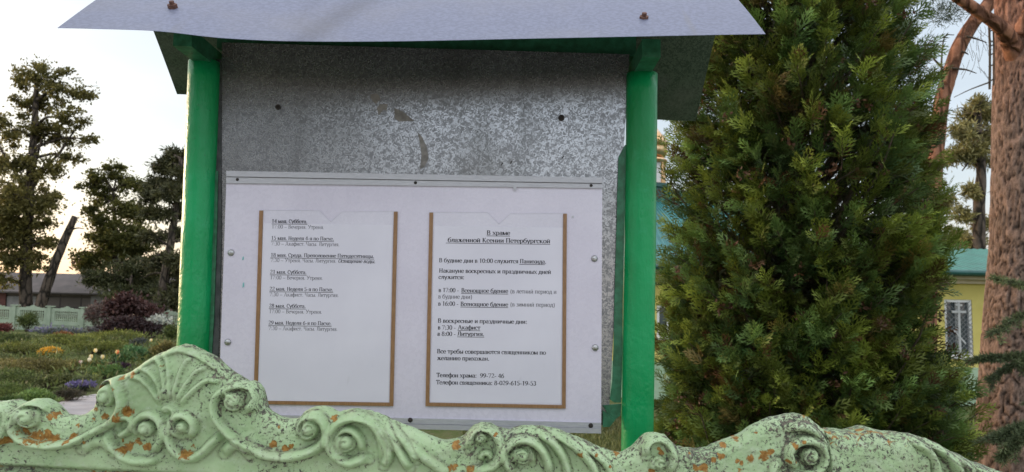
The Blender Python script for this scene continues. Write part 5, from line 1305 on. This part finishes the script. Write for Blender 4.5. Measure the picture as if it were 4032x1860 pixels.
# outside the photo the left half repeats the right half
oL = out1[out1[:, 0] > mir(xlim)]; oL = np.stack([mir(oL[:, 0]), oL[:, 1]], -1)[::-1]
OUT1 = np.vstack([oL, out1])
R_st += [(np.stack([mir(p[:, 0]), p[:, 1]], -1), r, h) for p, r, h in R_st if mir(p[:, 0].min()) < xlim and p[:, 0].mean() > mir(xlim)]
R_dm += [(mir(x), z, r, h) for x, z, r, h in R_dm if mir(x) < xlim]
HR = .024
ZB = at(1200, 1225, YF).z - .03                                  # relief field goes down to here
gl = [np.array([wxz((x, y)) for x, y in ((-900, 1131), (0, 1178), (640, 1208), (2600, 1292))])]   # horizontal groove under the crest
fence = thing('ornamental_fence', Vector((cxm, YF, 0)), 'pale green ornamental concrete fence with shell and scrolls in the foreground', 'fence')
def relief(name, outl, x0, x1, thick, y_off=0.0, strokes=True, round_=.016, wear=0.0, step=.0022):
    o = outl[(outl[:, 0] > x0 - .002) & (outl[:, 0] < x1 + .002)]
    xs = np.linspace(x0, x1, int((x1 - x0) / step) + 1)
    ordr = np.argsort(outl[:, 0], kind='stable'); zt = np.interp(xs, outl[ordr, 0], outl[ordr, 1])
    kz = np.ones(3) / 3; zt = np.convolve(np.pad(zt, 1, 'edge'), kz, 'valid')
    zt += .0012 * vnoise(xs, xs * 0 + 3, 60, 5) + .0007 * vnoise(xs, xs * 0 + 8, 190, 6)
    m = 120; t = np.linspace(0, 1, m + 1) ** .85
    X = np.repeat(xs[None], m + 1, 0); Z = ZB + (zt[None] - ZB) * t[:, None]
    op = np.stack([xs, zt], -1)[::3]
    # distance to the silhouette, for rounding the top edge
    slope_ = np.gradient(zt, xs); cosn = 1 / np.sqrt(1 + np.clip(slope_, -6, 6) ** 2)
    s = (zt[None] - Z) * cosn[None]
    for k_ in range(-12, 13, 2):     # neighbours also limit the distance on steep parts
        zs_ = np.roll(zt, k_); dxk = abs(k_) * step
        s = np.minimum(s, np.where(zs_[None] > Z, np.hypot(dxk, zs_[None] - Z), dxk)) if abs(k_) < 13 else s
    h = np.zeros(X.shape); groove = np.zeros(X.shape)
    if strokes:
        for p, r, hh in R_st:
            lo = p.min(0) - r * 2; hi = p.max(0) + r * 2
            mk = (X > lo[0]) & (X < hi[0]) & (Z > lo[1]) & (Z < hi[1])
            if not mk.any(): continue
            d, para = dist_poly(X[mk], Z[mk], p)
            prof = np.sqrt(np.clip(1 - (d / r) ** 2, 0, 1)) * np.clip(1 - np.abs(2 * para - 1) ** 10, .15, 1)
            h[mk] = np.maximum(h[mk], hh * HR * prof)
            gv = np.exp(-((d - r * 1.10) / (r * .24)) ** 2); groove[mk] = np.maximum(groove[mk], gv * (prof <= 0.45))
        for x, z, r, hh in R_dm:
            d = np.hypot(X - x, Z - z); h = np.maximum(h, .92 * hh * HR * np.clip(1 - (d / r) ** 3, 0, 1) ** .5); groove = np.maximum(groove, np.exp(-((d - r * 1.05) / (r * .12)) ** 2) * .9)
        for n_, (x, z, r, hh) in enumerate(R_dm):      # the volute's spiral cut
            a = np.linspace(0, 2 * PI * 1.15, 26); sg = 1 if n_ % 2 else -1; q = r * np.linspace(.98, .22, 26)
            sp = np.stack([x + q * np.cos(sg * a + 2.2), z + q * np.sin(sg * a + 2.2)], -1)
            mk = (np.abs(X - x) < r * 1.3) & (np.abs(Z - z) < r * 1.3)
            if mk.any():
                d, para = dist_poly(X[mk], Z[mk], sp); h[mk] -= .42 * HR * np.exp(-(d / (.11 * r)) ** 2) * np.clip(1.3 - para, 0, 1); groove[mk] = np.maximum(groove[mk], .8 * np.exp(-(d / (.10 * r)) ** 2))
        # shell: a shallow bowl
        sx, sz = wxz(c3((1215, 560))); d = np.hypot((X - sx) / 1.25, Z - sz); h += .006 * np.exp(-(d / .045) ** 2)
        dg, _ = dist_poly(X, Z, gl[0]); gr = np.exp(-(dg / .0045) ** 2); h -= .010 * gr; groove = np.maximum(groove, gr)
        zl = np.interp(X, gl[0][:, 0], gl[0][:, 1]); h += np.where(Z < zl - .006, .006, 0)
    for _ in range(1):
        h[1:-1, 1:-1] = (h[1:-1, 1:-1] * 2 + h[:-2, 1:-1] + h[2:, 1:-1] + h[1:-1, :-2] + h[1:-1, 2:]) / 6
    on = strokes
    h = h + .0012 * vnoise(X, Z, 55, 1) + .0007 * vnoise(X, Z, 150, 2) + .0005 * vnoise(X, Z, 330, 3)
    rr = round_ * (1 + .15 * vnoise(X, Z, 20, 9)); e = np.clip(1 - s / rr, 0, 1); fall = rr * (1 - np.sqrt(np.clip(1 - e * e, 0, 1)))
    h = h * np.clip(s / (rr * .7), 0.0, 1) ** .5
    Yv = YF - y_off - h + fall
    # attributes
    up = np.clip(np.gradient(fall, axis=0), 0, None); edge = np.clip(1 - s / (round_ * 1.6), 0, 1)
    dens = .36 + .25 * np.clip((X + .25) / .95, 0, 1) + .14 * edge + wear + .22 * vnoise(X, Z, 14, 21) + .25 * groove
    # the flutes and scroll faces keep their paint better
    dens -= .12 * np.clip(h / HR, 0, 1)
    oc = np.zeros(X.shape)
    for x, z, r in R_pt: oc = np.maximum(oc, np.exp(-((X - x) ** 2 + (Z - z) ** 2) / (r * 1.1) ** 2))
    if strokes: oc = np.maximum(oc, .85 * gr * (.6 + .4 * vnoise(X, Z, 12, 31)))
    if not strokes: oc = np.maximum(oc, .6 * edge)
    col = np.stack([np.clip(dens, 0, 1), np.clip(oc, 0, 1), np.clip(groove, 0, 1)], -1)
    V = np.stack([X, Yv, Z], -1); nx = len(xs)
    # over the top, down the back
    top = V[-1]; back = []
    for fr in (.33, .66): back.append(np.stack([xs, top[:, 1] + (thick - 2 * round_) * fr, zt + .0015 * vnoise(xs, xs * 0 + fr * 7, 80, 12)], -1))
    for a in np.linspace(0, PI / 2, 6): back.append(np.stack([xs, np.full(nx, YF + thick - round_ + round_ * np.sin(a)), zt - round_ * (1 - np.cos(a))], -1))
    for zz in (.3, .6, 1.0): back.append(np.stack([xs, np.full(nx, YF + thick), zt - round_ + (ZB - zt + round_) * zz], -1))
    back = np.array(back)
    low = []
    for zz in (-.05,): low.append(np.stack([xs, np.full(nx, YF - y_off), np.full(nx, zz)], -1))
    lowb = np.stack([xs, np.full(nx, YF + thick), np.full(nx, -.05)], -1)
    rows = np.concatenate([np.array(low), V, back, lowb[None]]); nr = len(rows)
    cols_ = np.ones((nr, nx, 3)) * np.array([.5, 0, 0]); cols_[1:1 + m + 1] = col
    for k_ in range(m + 2, nr): cols_[k_] = np.stack([np.clip(dens[-1] + .02, 0, 1), oc[-1] * .8, groove[-1] * 0], -1)
    mb = MB(); i = np.arange(nr - 1)[:, None] * nx; j = np.arange(nx - 1)[None]
    q = np.stack([i + j, i + j + 1, i + nx + j + 1, i + nx + j], -1).reshape(-1, 4)
    mb.add(rows.reshape(-1, 3), q, cols_.reshape(-1, 3))
    mb.fn.append([k_ * nx for k_ in range(nr)]); mb.fn.append([k_ * nx + nx - 1 for k_ in range(nr)][::-1])
    return mb.build(name, M_fence, fence, smooth=True)
xj = wxz(c6((803, 450)))[0]
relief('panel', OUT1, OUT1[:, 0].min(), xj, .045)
# post with its rounded shoulder and worn top
pk_ = conv(c6, [(806, 455), (830, 466), (900, 465), (1000, 468), (1100, 462), (1170, 452), (1215, 436), (1270, 448), (1330, 470), (1450, 490), (1560, 492), (1640, 515), (1690, 560)])
mp_ = relief('post', pk_, xj + .0025, pk_[-1, 0], .075, .014, False, .03, .05)
# second panel, running off to the right
R_st2, R_dm2 = R_st, R_dm
o2 = np.vstack([conv(c6, [(1600, 488), (1680, 505), (1760, 540), (1860, 590), (1960, 640), (2060, 690), (2160, 735), (2260, 775), (2380, 819), (2480, 850), (2576, 870)])])
tail = np.array([(o2[-1, 0] + .08 * i, o2[-1, 1] - .004 * i + .015 * math.sin(i * 1.3)) for i in range(1, 12)])
o2 = np.vstack([o2, tail])
R_st = [(curve([(p[0], 0, p[1]) for p in conv(c6, pts)], 20)[:, [0, 2]], r * pxs(c6), h) for pts, r, h in (([(1540, 520), (1680, 620), (1750, 740), (1780, 900)], 44, .9), ([(1700, 540), (1850, 650), (1960, 790), (2010, 900)], 44, .8), ([(1880, 640), (2040, 760), (2140, 900)], 40, .7), ([(2040, 710), (2200, 810), (2300, 920)], 40, .6))]
R_dm = []
relief('panel', o2, pk_[-1, 0] - .03, o2[-1, 0], .045)
